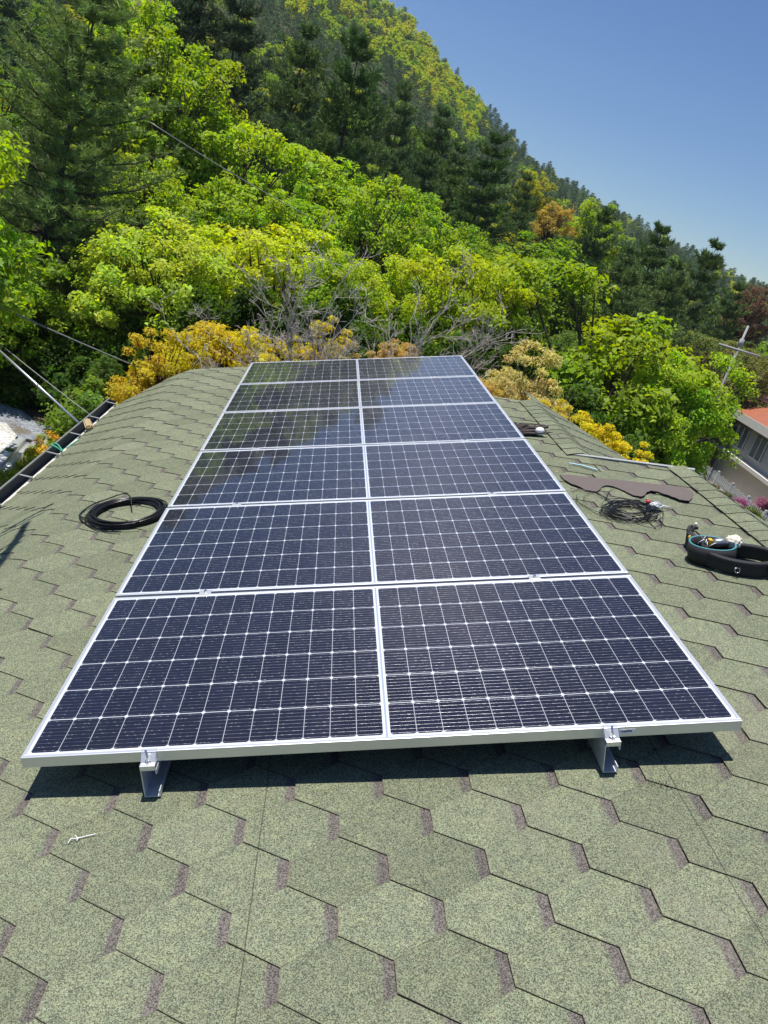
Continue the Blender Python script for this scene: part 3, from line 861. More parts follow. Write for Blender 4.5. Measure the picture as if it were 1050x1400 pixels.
# two pale blue sticks
for i, (a, b) in enumerate((((778, 634), (797, 637)), ((796, 637), (817, 643)))):
    A, B = on_roof(*a, RZ+0.005), on_roof(*b, RZ+0.005); mb = MB()
    d = B-A; n2 = Vector((-d.y, d.x, 0)).normalized()*0.0055
    mb.add([-n2, d-n2, d+n2, n2, -n2+Vector((0,0,.006)), d-n2+Vector((0,0,.006)), d+n2+Vector((0,0,.006)), n2+Vector((0,0,.006))], [(3,2,1,0),(4,5,6,7),(0,1,5,4),(1,2,6,5),(2,3,7,6),(3,0,4,7)])
    o = mb.build('plastic_stick', MAT['paleblue'], None, rw(A), ROT)
    tag(o, ['pale blue plastic stick nearer the panels on the right roof', 'pale blue plastic stick farther from the panels on the right roof'][i], 'stick', 'pale blue sticks')
# white zip tie in the foreground
A = on_roof(110, 1146, RZ); mb = MB()
q = lambda x, y, h=.003: on_roof(x, y, RZ+h) - A
mb.tube(smooth([q(93, 1153), q(97, 1147, .008), (q(106, 1146)), q(118, 1143), q(131, 1140)]), 0.0014, 6)
mb.tube(smooth([q(103, 1142), q(106, 1146, .006), q(105, 1150)]), 0.0013, 6); mb.sphere(q(106, 1146.5, .004), 0.0035)
o = mb.build('zip_tie', MAT['white'], None, rw(A), ROT); tag(o, 'cut white zip tie lying on the front shingles', 'zip tie')
# scuffed brown granule heap and small leaf bits
r = random.Random(2); A = on_roof(905, 1071, RZ)
for nm, pos, mt, cnt, sp, lab, cat in (('granule_scuff', (905, 1071), MAT['offcut'], 26, 0.016, 'reddish scuffed debris on the shingle right of the front rail', 'debris'),
                                    ('dry_leaf', (888, 1029), MAT['cable'], 3, 0.010, 'dark dry leaf in the shade under the front panel', 'leaf'),
                                    ('yellow_leaf', (761, 645), MAT['yellowplastic'], 2, 0.006, 'tiny yellow leaf fallen beside the brown strip', 'leaf')):
    A = on_roof(*pos, RZ); mb = MB()
    for i in range(cnt):
        x, y = r.gauss(0, sp), r.gauss(0, sp); a = r.uniform(0, 3.1); L = r.uniform(.4, 1)*(.005 if cnt > 5 else .012)
        mb.add([(x-L*math.cos(a), y-L*math.sin(a), .001), (x+L*.4*math.sin(a), y-L*.4*math.cos(a), .003), (x+L*math.cos(a), y+L*math.sin(a), .001), (x-L*.4*math.sin(a), y+L*.4*math.cos(a), .004)], [(0,1,2,3)])
    o = mb.build(nm, mt, None, rw(A), ROT); tag(o, lab, cat, kind='stuff' if nm == 'granule_scuff' else None)

# ---- tool belt with pouch
B0 = on_roof(1000, 768, RZ)
belt = empty('tool_belt', 'black padded tool belt with turquoise rimmed pouch on the right roof', 'tool belt', rw(B0), ROT)
def loop_path(cx, cy, a, b, n=56, rot=0.0, z=0.0, wob=0.0, sq=2.4):
    out = []
    for i in range(n):
        t = 2*math.pi*i/n
        c, s = math.cos(t), math.sin(t)
        x = a*math.copysign(abs(c)**(2/sq), c); y = b*math.copysign(abs(s)**(2/sq), s)
        nx, ny = c/a, s/b; l = math.hypot(nx, ny); nx, ny = nx/l, ny/l
        X = cx + x*math.cos(rot) - y*math.sin(rot); Y = cy + x*math.sin(rot) + y*math.cos(rot)
        out.append(((X, Y, z + wob*math.sin(2*t+0.6)), (nx*math.cos(rot)-ny*math.sin(rot), nx*math.sin(rot)+ny*math.cos(rot))))
    return out
def pr(px, py, h=0.0): return on_roof(px, py, RZ+h) - B0
bc_ = pr(1012, 757, 0.064); pc_ = pr(974, 743, 0.090)
def pad(w, h0, h1, rd=0.4):               # padded belt section
    hm = (h0+h1)/2; hh = (h1-h0)/2; o = []
    for i in range(14):
        t = 2*math.pi*i/14
        c, s = math.cos(t), math.sin(t)
        o.append((w*math.copysign(abs(c)**0.7, c), hm + hh*math.copysign(abs(s)**0.6, s)))
    return o
mb = MB(); mb.sweep(pad(0.009, 0.002, 0.066), loop_path(bc_.x, bc_.y, 0.152, 0.100, rot=-0.45, wob=0.004, sq=2.2))
beltb = mb.build('belt', MAT['blackfab'], belt)
mb = MB(); mb.sweep(pad(0.013, 0.056, 0.076), loop_path(bc_.x, bc_.y, 0.151, 0.099, rot=-0.45, wob=0.004, sq=2.2)); mb.build('padded_edge', MAT['blackfab'], beltb)
dp = bc_ + Vector((-0.50, -0.86, 0))*0.121; dp.z = 0.040; mb = MB()
mb.tube([dp + Vector(v) for v in ((-.011, 0, 0.004), (.011, 0, 0.004), (.011, -.004, -.008), (.006, -.007, -.016), (-.006, -.007, -.016), (-.011, -.004, -.008))], 0.0022, 6, closed=True)
mb.build('buckle_ring', MAT['steel'], beltb)
# pouch: oval tub leaning on the belt
mb = MB()
pth = loop_path(pc_.x, pc_.y, 0.098, 0.075, rot=-0.5, sq=2.2)
mb.sweep([(0.0, 0.0), (0.010, 0.05), (0.006, 0.092), (-0.004, 0.092), (-0.002, 0.05), (-0.012, 0.006)], pth)
n = len(pth); mb.add([p[0] for p in pth], [tuple(range(n))])
pouch = mb.build('pouch', MAT['blackfab'], belt)
mb = MB(); mb.sweep([(0.006, 0.0905), (0.0065, 0.0935), (0.003, 0.095), (-0.002, 0.0935), (-0.002, 0.0905)], pth); mb.build('rim', MAT['teal'], pouch)
ps = pr(944, 750); mb = MB()
mb.box((ps.x-0.012, ps.y-0.035, 0.004), (ps.x+0.020, ps.y+0.045, 0.072), 0, 0.006)
mb.tube(smooth([ps+Vector((0, .04, .055)), ps+Vector((.004, .055, .075)), ps+Vector((.025, .075, .085)), ps+Vector((.05, .08, .07))]), 0.009, 8)
mb.tube(smooth([ps+Vector((.02, .045, .07)), ps+Vector((.03, .055, .088)), ps+Vector((.05, .06, .08))]), 0.008, 8)
pk = mb.build('side_pocket', MAT['blackfab'], pouch)
for i, (dy, dz) in enumerate(((0.012, 0.060), (-0.022, 0.040))):
    mb = MB(); mb.sphere((ps.x-0.010, ps.y+dy-0.012, dz), 0.0095, 1, 1, 1.15); mb.build('screwdriver_end', MAT['yellowplastic'], pk)
mb = MB(); mb.sphere((ps.x+0.045, ps.y+0.07, 0.098), 0.008); mb.build('snap_button', MAT['white'], pk)
# what sits in the pouch
g = pr(978, 746, 0.075)
tool = empty('hand_tool', 'grey and yellow hand tool lying inside the tool pouch', 'tool', rw(B0+g), ROT)
mb = MB(); mb.tube([(-0.02, 0.0, 0.010), (0.0, -0.002, 0.016), (0.03, -0.006, 0.02), (0.055, -0.01, 0.012)], [0.016, 0.021, 0.022, 0.014], 12); mb.build('tool_body', MAT['greymetal'], tool)
mb = MB(); mb.box((-0.036, -0.014, 0.002), (-0.020, 0.012, 0.036), 0, 0.003); mb.build('yellow_grip', MAT['yellowplastic'], tool)
mb = MB(); r = random.Random(3)
for i in range(9):
    a = Vector((-0.05+r.uniform(-.02, .02), r.uniform(-.03, .03), -0.02)); mb.tube(smooth([a, a+Vector((r.uniform(-.01, .01), r.uniform(-.01, .02), .03)), a+Vector((r.uniform(-.03, .03), r.uniform(-.02, .03), .045))]), 0.0025, 5)
mb.build('tool_shank', MAT['greymetal'], tool)
g = pr(1003, 741, 0.088); r = random.Random(6); bm = bmesh.new(); bmesh.ops.create_icosphere(bm, subdivisions=4, radius=1.0)
for v in bm.verts:
    d = v.co.normalized(); k = 0.034*(1 + 0.10*math.sin(7*d.x+3*d.z*2) * math.cos(6*d.y+4*d.z) + 0.08*math.sin(13*d.x*d.y+9*d.z) + 0.05*math.sin(19*d.z+11*d.x))
    v.co = Vector((d.x*k*1.1, d.y*k, d.z*k*0.95))
mb = MB(); mb.bm(bm, 0, True)
o = mb.build('rag', MAT['rag'], None, rw(B0+g), ROT); tag(o, 'crumpled off white cotton glove bundle stuffed in the tool pouch', 'rag')
e = pr(1049, 790); mb = MB(); mb.tube(smooth([e+Vector((0, 0, .05)), e+Vector((.004, -.01, .02)), e+Vector((.002, -.02, .004))]), 0.006, 8)
mb.build('strap_end', MAT['blackfab'], beltb)

# ---- things at the gutter
gy = 5.35
A = Vector((gx0+0.06, 5.42, -0.93)); mb = MB()
bm = bmesh.new(); bmesh.ops.create_cube(bm, size=1.0)
for v in bm.verts: v.co = Vector((v.co.x*0.065*(1.2 if v.co.z < 0 else .9), v.co.y*0.12, v.co.z*0.07 + 0.02*v.co.y))
bmesh.ops.bevel(bm, geom=bm.edges[:], offset=0.012, segments=2, affect='EDGES'); mb.bm(bm)
o = mb.build('wood_block', MAT['wood'], None, A + Vector((0.05, 0, 0.055)), (0.25, -0.5, 0.35)); tag(o, 'rough pale wood block wedged on the gutter edge', 'wood block')
mb = MB()
sp = at_z(76, 612, -0.915)
y = sp.y
loop = [(gx0-0.012, y, -0.905), (gx0-0.016, y-.01, -0.95), (gx0+0.0, y-.02, -1.045), (gx1-0.0, y-.02, -1.045), (gx1+0.03, y, -0.94)]
mb.tube(smooth([(gx0-0.004, y, -0.900), (gx0+0.05, y-.03, -0.897), (gx1+0.03, y-.03, -0.925)] ), 0.006, 6)
mb.tube(smooth([(gx0-0.004, y+.05, -0.900), (gx0+0.04, y+.03, -0.892), (gx1+0.03, y-.02, -0.922)] ), 0.006, 6)
mb.tube(smooth([(gx0-0.004, y+.05, -0.900), (gx0-0.014, y+.02, -0.94), (gx0-0.004, y, -0.900)]), 0.006, 6)
tail = []
for (px, py) in ((82, 616), (90, 613), (97, 608), (103, 604), (109, 600)):
    p = on_roof(px, py, -0.40); X = p.x
    # settle on the lower slope
    for _ in range(12):
        s_guess = X*1.06 if X < -0.5 else X
        zz = prof(-interp(-X, _x, _s))[1] + 2*T + 0.004
        p = on_roof(px, py, zz); X = p.x
    tail.append(rw(p))
mb.tube(smooth([(gx1+0.03, y-.03, -0.922)] + tail), 0.005, 6)
o = mb.build('green_string', MAT['green_string'], None); tag(o, 'green nylon string tied round the gutter', 'string')

# ================================================================ poles and cables on the left
def cable(name, pts, rad, mat, label, sag=0.0, cat='cable', group=None):
    mb = MB(); a, b = Vector(pts[0]), Vector(pts[1]); n = 14
    P = [a.lerp(b, i/n) - Vector((0, 0, sag*4*(i/n)*(1-i/n))) for i in range(n+1)]
    mb.tube([p-a for p in P], rad, 6)
    o = mb.build(name, mat, None, a); tag(o, label, cat, group); return o
A = at_z(104, 578, -0.915); A = Vector((gx0-0.012, A.y, -0.905))
Bp = at_dist(0, 480, 9.0); Bp = A + (Bp-A)*1.7
pp = empty('steel_pipe', 'thin steel pipe reaching out to the left from the gutter', 'pipe', A)
mb = MB(); mb.tube([Vector((0, 0, 0)), Bp-A], 0.013, 10); po = mb.build('pipe', MAT['pipe'], pp)
mid_ = at_dist(54, 531, 8.0); tq = 0.36
mb = MB(); d = (Bp-A); mb.tube([d*0.28, d*0.292], 0.016, 10); mb.build('pipe_joint', MAT['gutterlip'], pp)
A2 = Vector((gx0-0.01, at_z(118, 565, -0.915).y, -0.915)); B2 = at_dist(0, 468, 9.5)
cable('overhead_cable', (A2, A2+(B2-A2)*1.6), 0.0045, MAT['wire'], 'thin grey cable running left from the gutter above the steel pipe', 0.02)
A3 = at_dist(205, 505, 11.2); B3 = at_dist(0, 415, 10.4)
cable('overhead_cable', (A3 + (A3-B3)*0.5, B3+(B3-A3)*0.5), 0.010, MAT['wire'], 'grey cable crossing the shaded trees at the left', 0.05)
A4 = at_dist(430, 300, 15.5); B4 = at_dist(205, 167, 14.5)
cable('overhead_cable', (A4, B4), 0.009, MAT['wire'], 'pale cable strung across the light green trees', 0.04)
# service pole just outside the picture; its top arm throws the shadow on the left slope
arm_z = 2.6
def above(pt): return Vector((pt.x + SX*(arm_z-pt.z), pt.y + SY*(arm_z-pt.z), arm_z))
def low(px, py):
    X = -0.9
    for _ in range(20):
        zz = prof(-interp(-X, _x, _s))[1] + 2*T; p = on_roof(px, py, zz); X = p.x
    return p
mast_top_r = Vector((-1.25, 1.0, arm_z)); mt = rw(mast_top_r)
up_pole = empty('utility_pole', 'service pole beside the left eave with a bracket arm', 'utility pole', (mt.x, mt.y, -3.3))
O = Vector((mt.x, mt.y, -3.3))
mb = MB(); mb.tube([Vector((0, 0, 0)), mt - O + Vector((0, 0, 0.4))], [0.10, 0.075], 14); mb.build('pole', MAT['pole'], up_pole)
mb = MB()
tr = [rw(above(low(*q))) - O for q in ((-60, 850), (0, 768), (24, 735), (36, 714))]
mb.tube([mt-O] + tr, 0.027, 8)
mb.build('bracket_arm', MAT['pipe'], up_pole)
for (a, b, rr) in (((0, 729), (71, 689), .020), ((-10, 738), (58, 700), .013), ((-14, 762), (31, 731), .016), ((-20, 772), (26, 740), .016)):
    mb = MB(); mb.tube([rw(above(low(*a))) - O + Vector((0,0,.05)), rw(above(low(*b))) - O+ Vector((0,0,.05))], rr, 8); mb.build('crossbar', MAT['pipe'], up_pole)

# silver machine at the left edge, standing on the gravel
q0 = at_z(12, 622, -2.72)
mach = empty('garden_machine', 'silver rounded machine with black slatted end standing on the gravel', 'machine', (q0.x, q0.y, ground(q0.x, q0.y)))
e1 = at_z(38, 597, -2.62); e0 = at_z(-30, 668, -2.62)
dv = (e1-e0); dv.z = 0; L = dv.length; ang = math.atan2(dv.y, dv.x)
mach.rotation_euler = (0, 0, ang)
def loc_m(p):
    v = Vector(p) - mach.location; c, s = math.cos(-ang), math.sin(-ang); return Vector((v.x*c - v.y*s, v.x*s + v.y*c, v.z))
t1 = loc_m(e1); hz = t1.z
mb = MB(); bm = bmesh.new(); bmesh.ops.create_cube(bm, size=1.0)
x1 = t1.x; y1 = t1.y
for v in bm.verts:
    v.co = Vector((x1-0.75+v.co.x*1.5, y1+0.05+v.co.y*0.30*(0.8 if v.co.z > 0 else 1), hz-0.16+v.co.z*0.32))
bmesh.ops.bevel(bm, geom=bm.edges[:], offset=0.07, segments=5, affect='EDGES'); mb.bm(bm, 0, True)
cowl = mb.build('cowl', MAT['silver'], mach)
mb = MB(); mb.box((x1-0.075, y1-0.07, hz-0.06), (x1-0.035, y1+0.15, hz-0.015), 0, 0.01); mb.build('lamp_strip', MAT['darkglass'], cowl)
mb = MB(); mb.box((x1-0.72, y1+0.0, hz-0.03), (x1-0.58, y1+0.11, hz+0.006), 0, 0.012); mb.build('inspection_window', MAT['darkglass'], cowl)
mb = MB(); mb.box((x1-1.45, y1-0.26, hz-0.40), (x1-0.12, y1-0.10, hz-0.20), 0, 0.02); mb.build('side_tray', MAT['palepanel'], mach)
mb = MB(); mb.box((x1+0.01, y1-0.13, hz-0.26), (x1+0.13, y1+0.17, hz-0.22), 0, 0.006)
for i in range(8): mb.box((x1+0.132, y1-0.12+i*0.036, hz-0.262), (x1+0.175, y1-0.102+i*0.036, hz-0.232))
mb.build('slatted_end', MAT['blackplastic'], mach)
for (ax, ay) in ((-0.25, -0.15), (-0.25, 0.2), (-1.3, -0.15), (-1.3, 0.2)):
    mb = MB(); mb.tube([(x1+ax, y1+ay, 0), (x1+ax, y1+ay, hz-0.28)], 0.03, 8); mb.build('leg', MAT['blackplastic'], mach)

# ================================================================ plants
def rand_dirs(n, rs):
    v = rs.normal(size=(n, 3)); return v/np.linalg.norm(v, axis=1, keepdims=True)
def leaf_mesh(name, C, N, size, rs, aspect=0.55, mat=None, tints=None, fold=0.18):
    """kite-shaped leaves: C centres, N facing directions, size lengths"""
    n = len(C)
    d = rand_dirs(n, rs)
    tg = d - N*np.sum(d*N, 1, keepdims=True); tg /= np.linalg.norm(tg, axis=1, keepdims=True)+1e-9
    bt = np.cross(N, tg)
    L = size[:, None]
    V = np.empty((n, 4, 3), np.float32)
    V[:, 0] = C - tg*L*0.5
    V[:, 1] = C + bt*L*aspect*0.5 + N*L*fold*0.5 - tg*L*0.06
    V[:, 2] = C + tg*L*0.5 - N*L*0.12
    V[:, 3] = C - bt*L*aspect*0.5 + N*L*fold*0.5 - tg*L*0.06
    me = bpy.data.meshes.new(name)
    me.vertices.add(n*4); me.vertices.foreach_set('co', V.reshape(-1))
    me.loops.add(n*4); me.loops.foreach_set('vertex_index', np.arange(n*4, dtype=np.int32))
    me.polygons.add(n); me.polygons.foreach_set('loop_start', np.arange(0, n*4, 4, dtype=np.int32))
    try: me.polygons.foreach_set('loop_total', np.full(n, 4, np.int32))
    except Exception: pass
    at = me.attributes.new("tint", 'FLOAT', 'POINT')
    if tints is None: tints = rs.rand(n)
    at.data.foreach_set('value', np.repeat(tints, 4).astype(np.float32))
    me.update(calc_edges=True); me.validate()
    if mat: me.materials.append(mat)
    return me
def blade_mesh(name, C, D, length, width, rs, mat):
    """thin triangles for needle tufts"""
    n = len(C)
    d = rand_dirs(n, rs); s = np.cross(D, d); s /= np.linalg.norm(s, axis=1, keepdims=True)+1e-9
    V = np.empty((n, 3, 3), np.float32)
    V[:, 0] = C - s*width[:, None]*0.5; V[:, 1] = C + s*width[:, None]*0.5; V[:, 2] = C + D*length[:, None]
    me = bpy.data.meshes.new(name)
    me.vertices.add(n*3); me.vertices.foreach_set('co', V.reshape(-1))
    me.loops.add(n*3); me.loops.foreach_set('vertex_index', np.arange(n*3, dtype=np.int32))
    me.polygons.add(n); me.polygons.foreach_set('loop_start', np.arange(0, n*3, 3, dtype=np.int32))
    try: me.polygons.foreach_set('loop_total', np.full(n, 3, np.int32))
    except Exception: pass
    return me
def finish_blades(me, tints, per, mat):
    at = me.attributes.new("tint", 'FLOAT', 'POINT')
    at.data.foreach_set('value', np.repeat(tints, per).astype(np.float32))
    me.update(calc_edges=True); me.validate(); me.materials.append(mat); return me
def tubes_mesh(name, segs, mat, n=5):
    mb = MB()
    for pts, rs in segs: mb.tube(pts, rs, n, caps=False)
    me = bpy.data.meshes.new(name); me.from_pydata(mb.v, [], mb.f)
    me.polygons.foreach_set('use_smooth', [True]*len(mb.f)); me.materials.append(mat); me.update(); return me

def broadleaf(seed, H=5.0, R=2.2, clumps=60, leaves=180, size=0.11, crown0=0.28, flat=0.55, spread=1.0, droop=0.3, clr=0.24):
    """one broadleaved tree: (crown mesh, trunk mesh), base at the origin"""
    rs = np.random.RandomState(seed); r = random.Random(seed)
    cz = H*(crown0 + (1-crown0)*0.5); rz = H*(1-crown0)*0.5
    lob = rand_dirs(7, rs); lw = rs.uniform(0.05, 0.35, 7)
    cs = []
    while len(cs) < clumps:
        d = rand_dirs(1, rs)[0]; rr = rs.uniform(0.25, 1.0)**0.55
        k = 0.80 + sum(w*max(0, float(d@l))**3 for w, l in zip(lw, lob)) - 0.10*rs.rand()
        if d[2] < -0.75: continue
        cs.append(np.array([d[0]*R*rr*k*spread, d[1]*R*rr*k*spread, cz + d[2]*rz*rr*k]))
    segs = []; lean = np.array([r.uniform(-.12, .12)*H*.3, r.uniform(-.12, .12)*H*.3, 0])
    tt = H*(crown0+0.30); n = 7
    trunk = [Vector((lean[0]*(i/n)**2 + 0.03*math.sin(i*1.7+seed), lean[1]*(i/n)**2 + 0.03*math.cos(i*2.1), tt*i/n)) for i in range(n+1)]
    tr0 = 0.018*H+0.02
    segs.append((trunk, [tr0*(1-0.6*i/n)*(1.25 if i == 0 else 1) for i in range(n+1)]))
    C, N, S, TI = [], [], [], []
    for c in cs:
        k = max(0.25, min(0.98, (c[2]/tt)*0.75*r.uniform(.7, 1.0))); a = trunk[int(k*n)]
        b = Vector(c); m1 = a.lerp(b, 0.45) + Vector((r.uniform(-.1, .1)*R, r.uniform(-.1, .1)*R, r.uniform(0, .10)*H*.5))
        L = (b-a).length; w = 0.010*L + 0.006
        segs.append(([a, a.lerp(m1, .5)+Vector((0, 0, .03*H)), m1, b], [w*1.5, w*1.2, w*.8, w*.25]))
        cr = R*clr*rs.uniform(0.7, 1.35); m = int(leaves*rs.uniform(.6, 1.3))
        d = rand_dirs(m, rs); q = rs.rand(m)**0.45
        p = c + d*q[:, None]*cr*np.array([1, 1, flat]); p[:, 2] -= droop*cr*(q**2)*np.clip(-d[:, 2]+.3, 0, 1)
        for _ in range(3):
            e = p[rs.randint(m)]; segs.append(([b, b.lerp(Vector(e), .5)+Vector((0, 0, .02)), Vector(e)], [w*.35, w*.25, w*.12]))
        outd = c - np.array([0, 0, cz]); outd = outd/(np.linalg.norm(outd)+1e-6)
        nn = 0.85*rand_dirs(m, rs) + np.array([0, 0, 0.9]) + 0.35*outd + 0.25*d
        nn /= np.linalg.norm(nn, axis=1, keepdims=True)
        C.append(p); N.append(nn); S.append(size*np.clip(np.exp(rs.normal(-.08, .36, m)), .4, 1.9))
        ct = rs.uniform(0.0, 0.6); TI.append(np.clip(ct + rs.rand(m)*0.4, 0, 1))
    cm = leaf_mesh("crown", np.concatenate(C), np.concatenate(N), np.concatenate(S), rs, 0.6, MAT['leaf'], np.concatenate(TI))
    return cm, tubes_mesh("trunk", segs, MAT['bark'])

def pine(seed, H=8.0, R=2.2, whorls=16, per=7, tufts=9, blades=10, bl=0.26, bw=0.030, crown0=0.15, power=0.75, lumpy=0.25, clr=0.09):
    rs = np.random.RandomState(seed); r = random.Random(seed)
    segs = []; n = 10
    lx, ly = r.uniform(-.03, .03)*H, r.uniform(-.03, .03)*H
    tr = [Vector((lx*(i/n)**2, ly*(i/n)**2, H*0.98*i/n)) for i in range(n+1)]
    segs.append((tr, [max(0.02, (0.016*H+0.03)*(1-i/n)) for i in range(n+1)]))
    C, D = [], []
    TI = []
    for wv in range(whorls):
        k = crown0 + (1-crown0)*(wv+0.5*r.random())/whorls
        L0 = R*min(1.0, ((1-k)/(1-crown0)*1.15))**power*(0.55+0.45*min(1.0, (k-crown0)/0.12+0.3))
        z = H*k; ph = r.uniform(0, 6.28)
        nb = per if k < .85 else max(4, per-2)
        for b in range(nb):
            a = ph + 2*math.pi*b/nb + r.uniform(-.35, .35); L = max(0.15, L0*r.uniform(1-lumpy*1.6, 1+lumpy))
            rise = r.uniform(-0.12, 0.28) + 0.35*k
            tipv = Vector((math.cos(a)*L, math.sin(a)*L, rise*L))
            o = Vector((lx*k*k, ly*k*k, z)); pts = [o + tipv*t + Vector((0, 0, -0.10*L*math.sin(math.pi*t) + 0.10*L*t*t)) for t in (0, .33, .66, 1)]
            segs.append((pts, [0.012*L+.008, 0.010*L+.005, .006*L+.004, .004]))
            nt_ = max(3, int(tufts*(0.5+0.5*L/R)))
            bt = r.uniform(0, .55)
            for t in range(nt_):
                f = 1.0 - (t/nt_)*0.78
                i = min(2, int(f*3)); p = pts[i].lerp(pts[i+1], f*3-i)
                side = Vector((-math.sin(a), math.cos(a), 0))*r.uniform(-.34, .34)*L*(1.1-f*.7) + Vector((0, 0, r.uniform(-.02, .10)*L*.5))
                p = p + side
                ax = (tipv.normalized()*0.8 + Vector((0, 0, 0.75)) + side.normalized()*0.5 if side.length > 1e-4 else tipv.normalized()+Vector((0, 0, .6))).normalized()
                dd = rand_dirs(blades, rs)*0.95 + np.array(ax)*0.8
                dd /= np.linalg.norm(dd, axis=1, keepdims=True)
                C.append(np.array(p)[None, :] + rs.normal(size=(blades, 3))*np.array([1, 1, .7])*clr); D.append(dd); TI.append(np.full(blades, bt)+rs.rand(blades)*.45)
    C = np.concatenate(C); D = np.concatenate(D); TI = np.clip(np.concatenate(TI), 0, 1); m = len(C)
    me = blade_mesh("crown", C, D, bl*rs.uniform(.7, 1.3, m), bw*rs.uniform(.7, 1.4, m), rs, None)
    finish_blades(me, TI, 3, MAT['needle'])
    return me, tubes_mesh("trunk", segs, MAT['bark'])

def bare_bush(seed, H=2.6, R=1.6, stems=14, depth=4):
    r = random.Random(seed); segs = []
    def grow(p, d, L, w, k):
        n = 4; pts = [p]; q = p; dd = d
        for i in range(n):
            dd = (dd + Vector((r.gauss(0, .16), r.gauss(0, .16), r.gauss(0.03, .12)))).normalized(); q = q + dd*L/n; pts.append(q)
        segs.append((pts, [max(.0026, w*(1-.55*i/n)) for i in range(n+1)]))
        if k == 0: return
        for _ in range(r.choice((3, 3, 4, 4))):
            j = r.randint(1, n); e = (dd*0.8 + Vector((r.gauss(0, .55), r.gauss(0, .55), r.gauss(.12, .35)))).normalized()
            grow(pts[j], e, L*r.uniform(.38, .62), w*.55, k-1)
    for s in range(stems):
        a = r.uniform(0, 6.28); t = r.uniform(.05, .42)
        grow(Vector((r.uniform(-.12, .12), r.uniform(-.12, .12), 0)), Vector((math.cos(a)*t*R/H*1.6, math.sin(a)*t*R/H*1.6, 1)).normalized(), H*r.uniform(.35, .6), 0.018, depth)
    return segs

PROTO = {}
STEM = tubes_mesh('stem', [([Vector((0, 0, 0)), Vector((0.02, 0.01, .5)), Vector((0, 0, 1))], [.14, .12, .11])], MAT['bark'], 8)
PROTO['broad'] = [(broadleaf(s, 5.0, 2.2, 140, 215, 0.100, 0.16, 0.42, clr=0.185), 5.0, 2.2) for s in (101, 102, 103)]
PROTO['airy'] = [(broadleaf(s, 6.0, 2.2, 160, 115, 0.110, 0.14, 0.45, droop=.5, clr=0.155), 6.0, 2.2) for s in (111, 112, 113)]
PROTO['maple'] = [(broadleaf(s, 3.4, 1.7, 190, 190, 0.062, 0.18, 0.36, clr=0.14), 3.4, 1.7) for s in (121, 122)]
PROTO['shrub'] = [(broadleaf(s, 1.2, 0.8, 34, 130, 0.075, 0.05, 0.7, clr=0.30), 1.2, 0.8) for s in (131, 132)]
PROTO['pine'] = [(pine(s, 8.0, 2.3, 14, 8, 17, 16, 0.19, 0.040, lumpy=.30, clr=0.045), 8.0, 2.3) for s in (141, 142, 143)]
PROTO['bigpine'] = [(pine(s, 8.0, 2.5, 22, 10, 19, 26, 0.15, 0.016, crown0=.12, lumpy=.35, clr=0.022), 8.0, 2.5) for s in (151,)]
PROTO['farpine'] = [(pine(s, 8.0, 2.1, 12, 7, 8, 11, 0.27, 0.09, power=.85, clr=0.10), 8.0, 2.1) for s in (161, 162)]
PROTO['farbroad'] = [(broadleaf(s, 7.0, 3.0, 42, 60, 0.34, 0.15, 0.6), 7.0, 3.0) for s in (171, 172)]
used = {}
def plant(kind, x, y, height, width, col, label, cat='tree', name=None, group=None, rz=None, proto=None, crown_name='crown', zoff=0.0):
    lst = PROTO[kind]; i = proto if proto is not None else rng.randrange(len(lst))
    (cm, tm), H0, R0 = lst[i % len(lst)]
    z = ground(x, y) - 0.05 + zoff
    o = empty(name or {'pine': 'pine_tree', 'bigpine': 'pine_tree', 'farpine': 'pine_tree', 'maple': 'maple_tree', 'shrub': 'shrub'}.get(kind, 'broadleaf_tree'), label, cat, (x, y, z), (rng.uniform(-.05, .05), rng.uniform(-.05, .05), rz if rz is not None else rng.uniform(0, 6.28)), group)
    sx = width/(2*R0); sz = height/H0; cz = min(sz, 1.30*sx)
    c = bpy.data.objects.new('crown', cm); link(c); c.parent = o; c.color = tuple(col)+(1.0,)
    c.scale = (sx, sx, cz); c.location = (0, 0, height - cz*H0)
    t = bpy.data.objects.new('trunk', tm); link(t); t.parent = o
    t.scale = (sx, sx, cz); t.location = (0, 0, height - cz*H0)
    if sz > cz*1.02:
        st = bpy.data.objects.new('stem', STEM); link(st); st.parent = o
        st.scale = (sx*0.9, sx*0.9, height - cz*H0 + 0.1)
    return o
def plant_px(kind, px, py, D, wpx, col, label, **k):
    """tree whose crown top is seen at (px, py) from distance D, crown wpx pixels wide"""
    p = at_dist(px, py, D); g = ground(p.x, p.y)
    h = max(0.5, p.z - g)
    return plant(kind, p.x, p.y, h, wpx/1052.45*D*1.08, col, label, **k)

YG = (0.38, 0.465, 0.032)      # yellow green
LG = (0.29, 0.40, 0.040)     # light green
MG = (0.18, 0.28, 0.025)     # mid green
DG = (0.040, 0.072, 0.020)
GOLD = (0.60, 0.49, 0.060)
ORANGE = (0.56, 0.42, 0.14)
YEL = (0.70, 0.58, 0.04)
PINE = (0.105, 0.175, 0.045)
PINE2 = (0.150, 0.220, 0.065)
FPINE = (0.120, 0.185, 0.070)

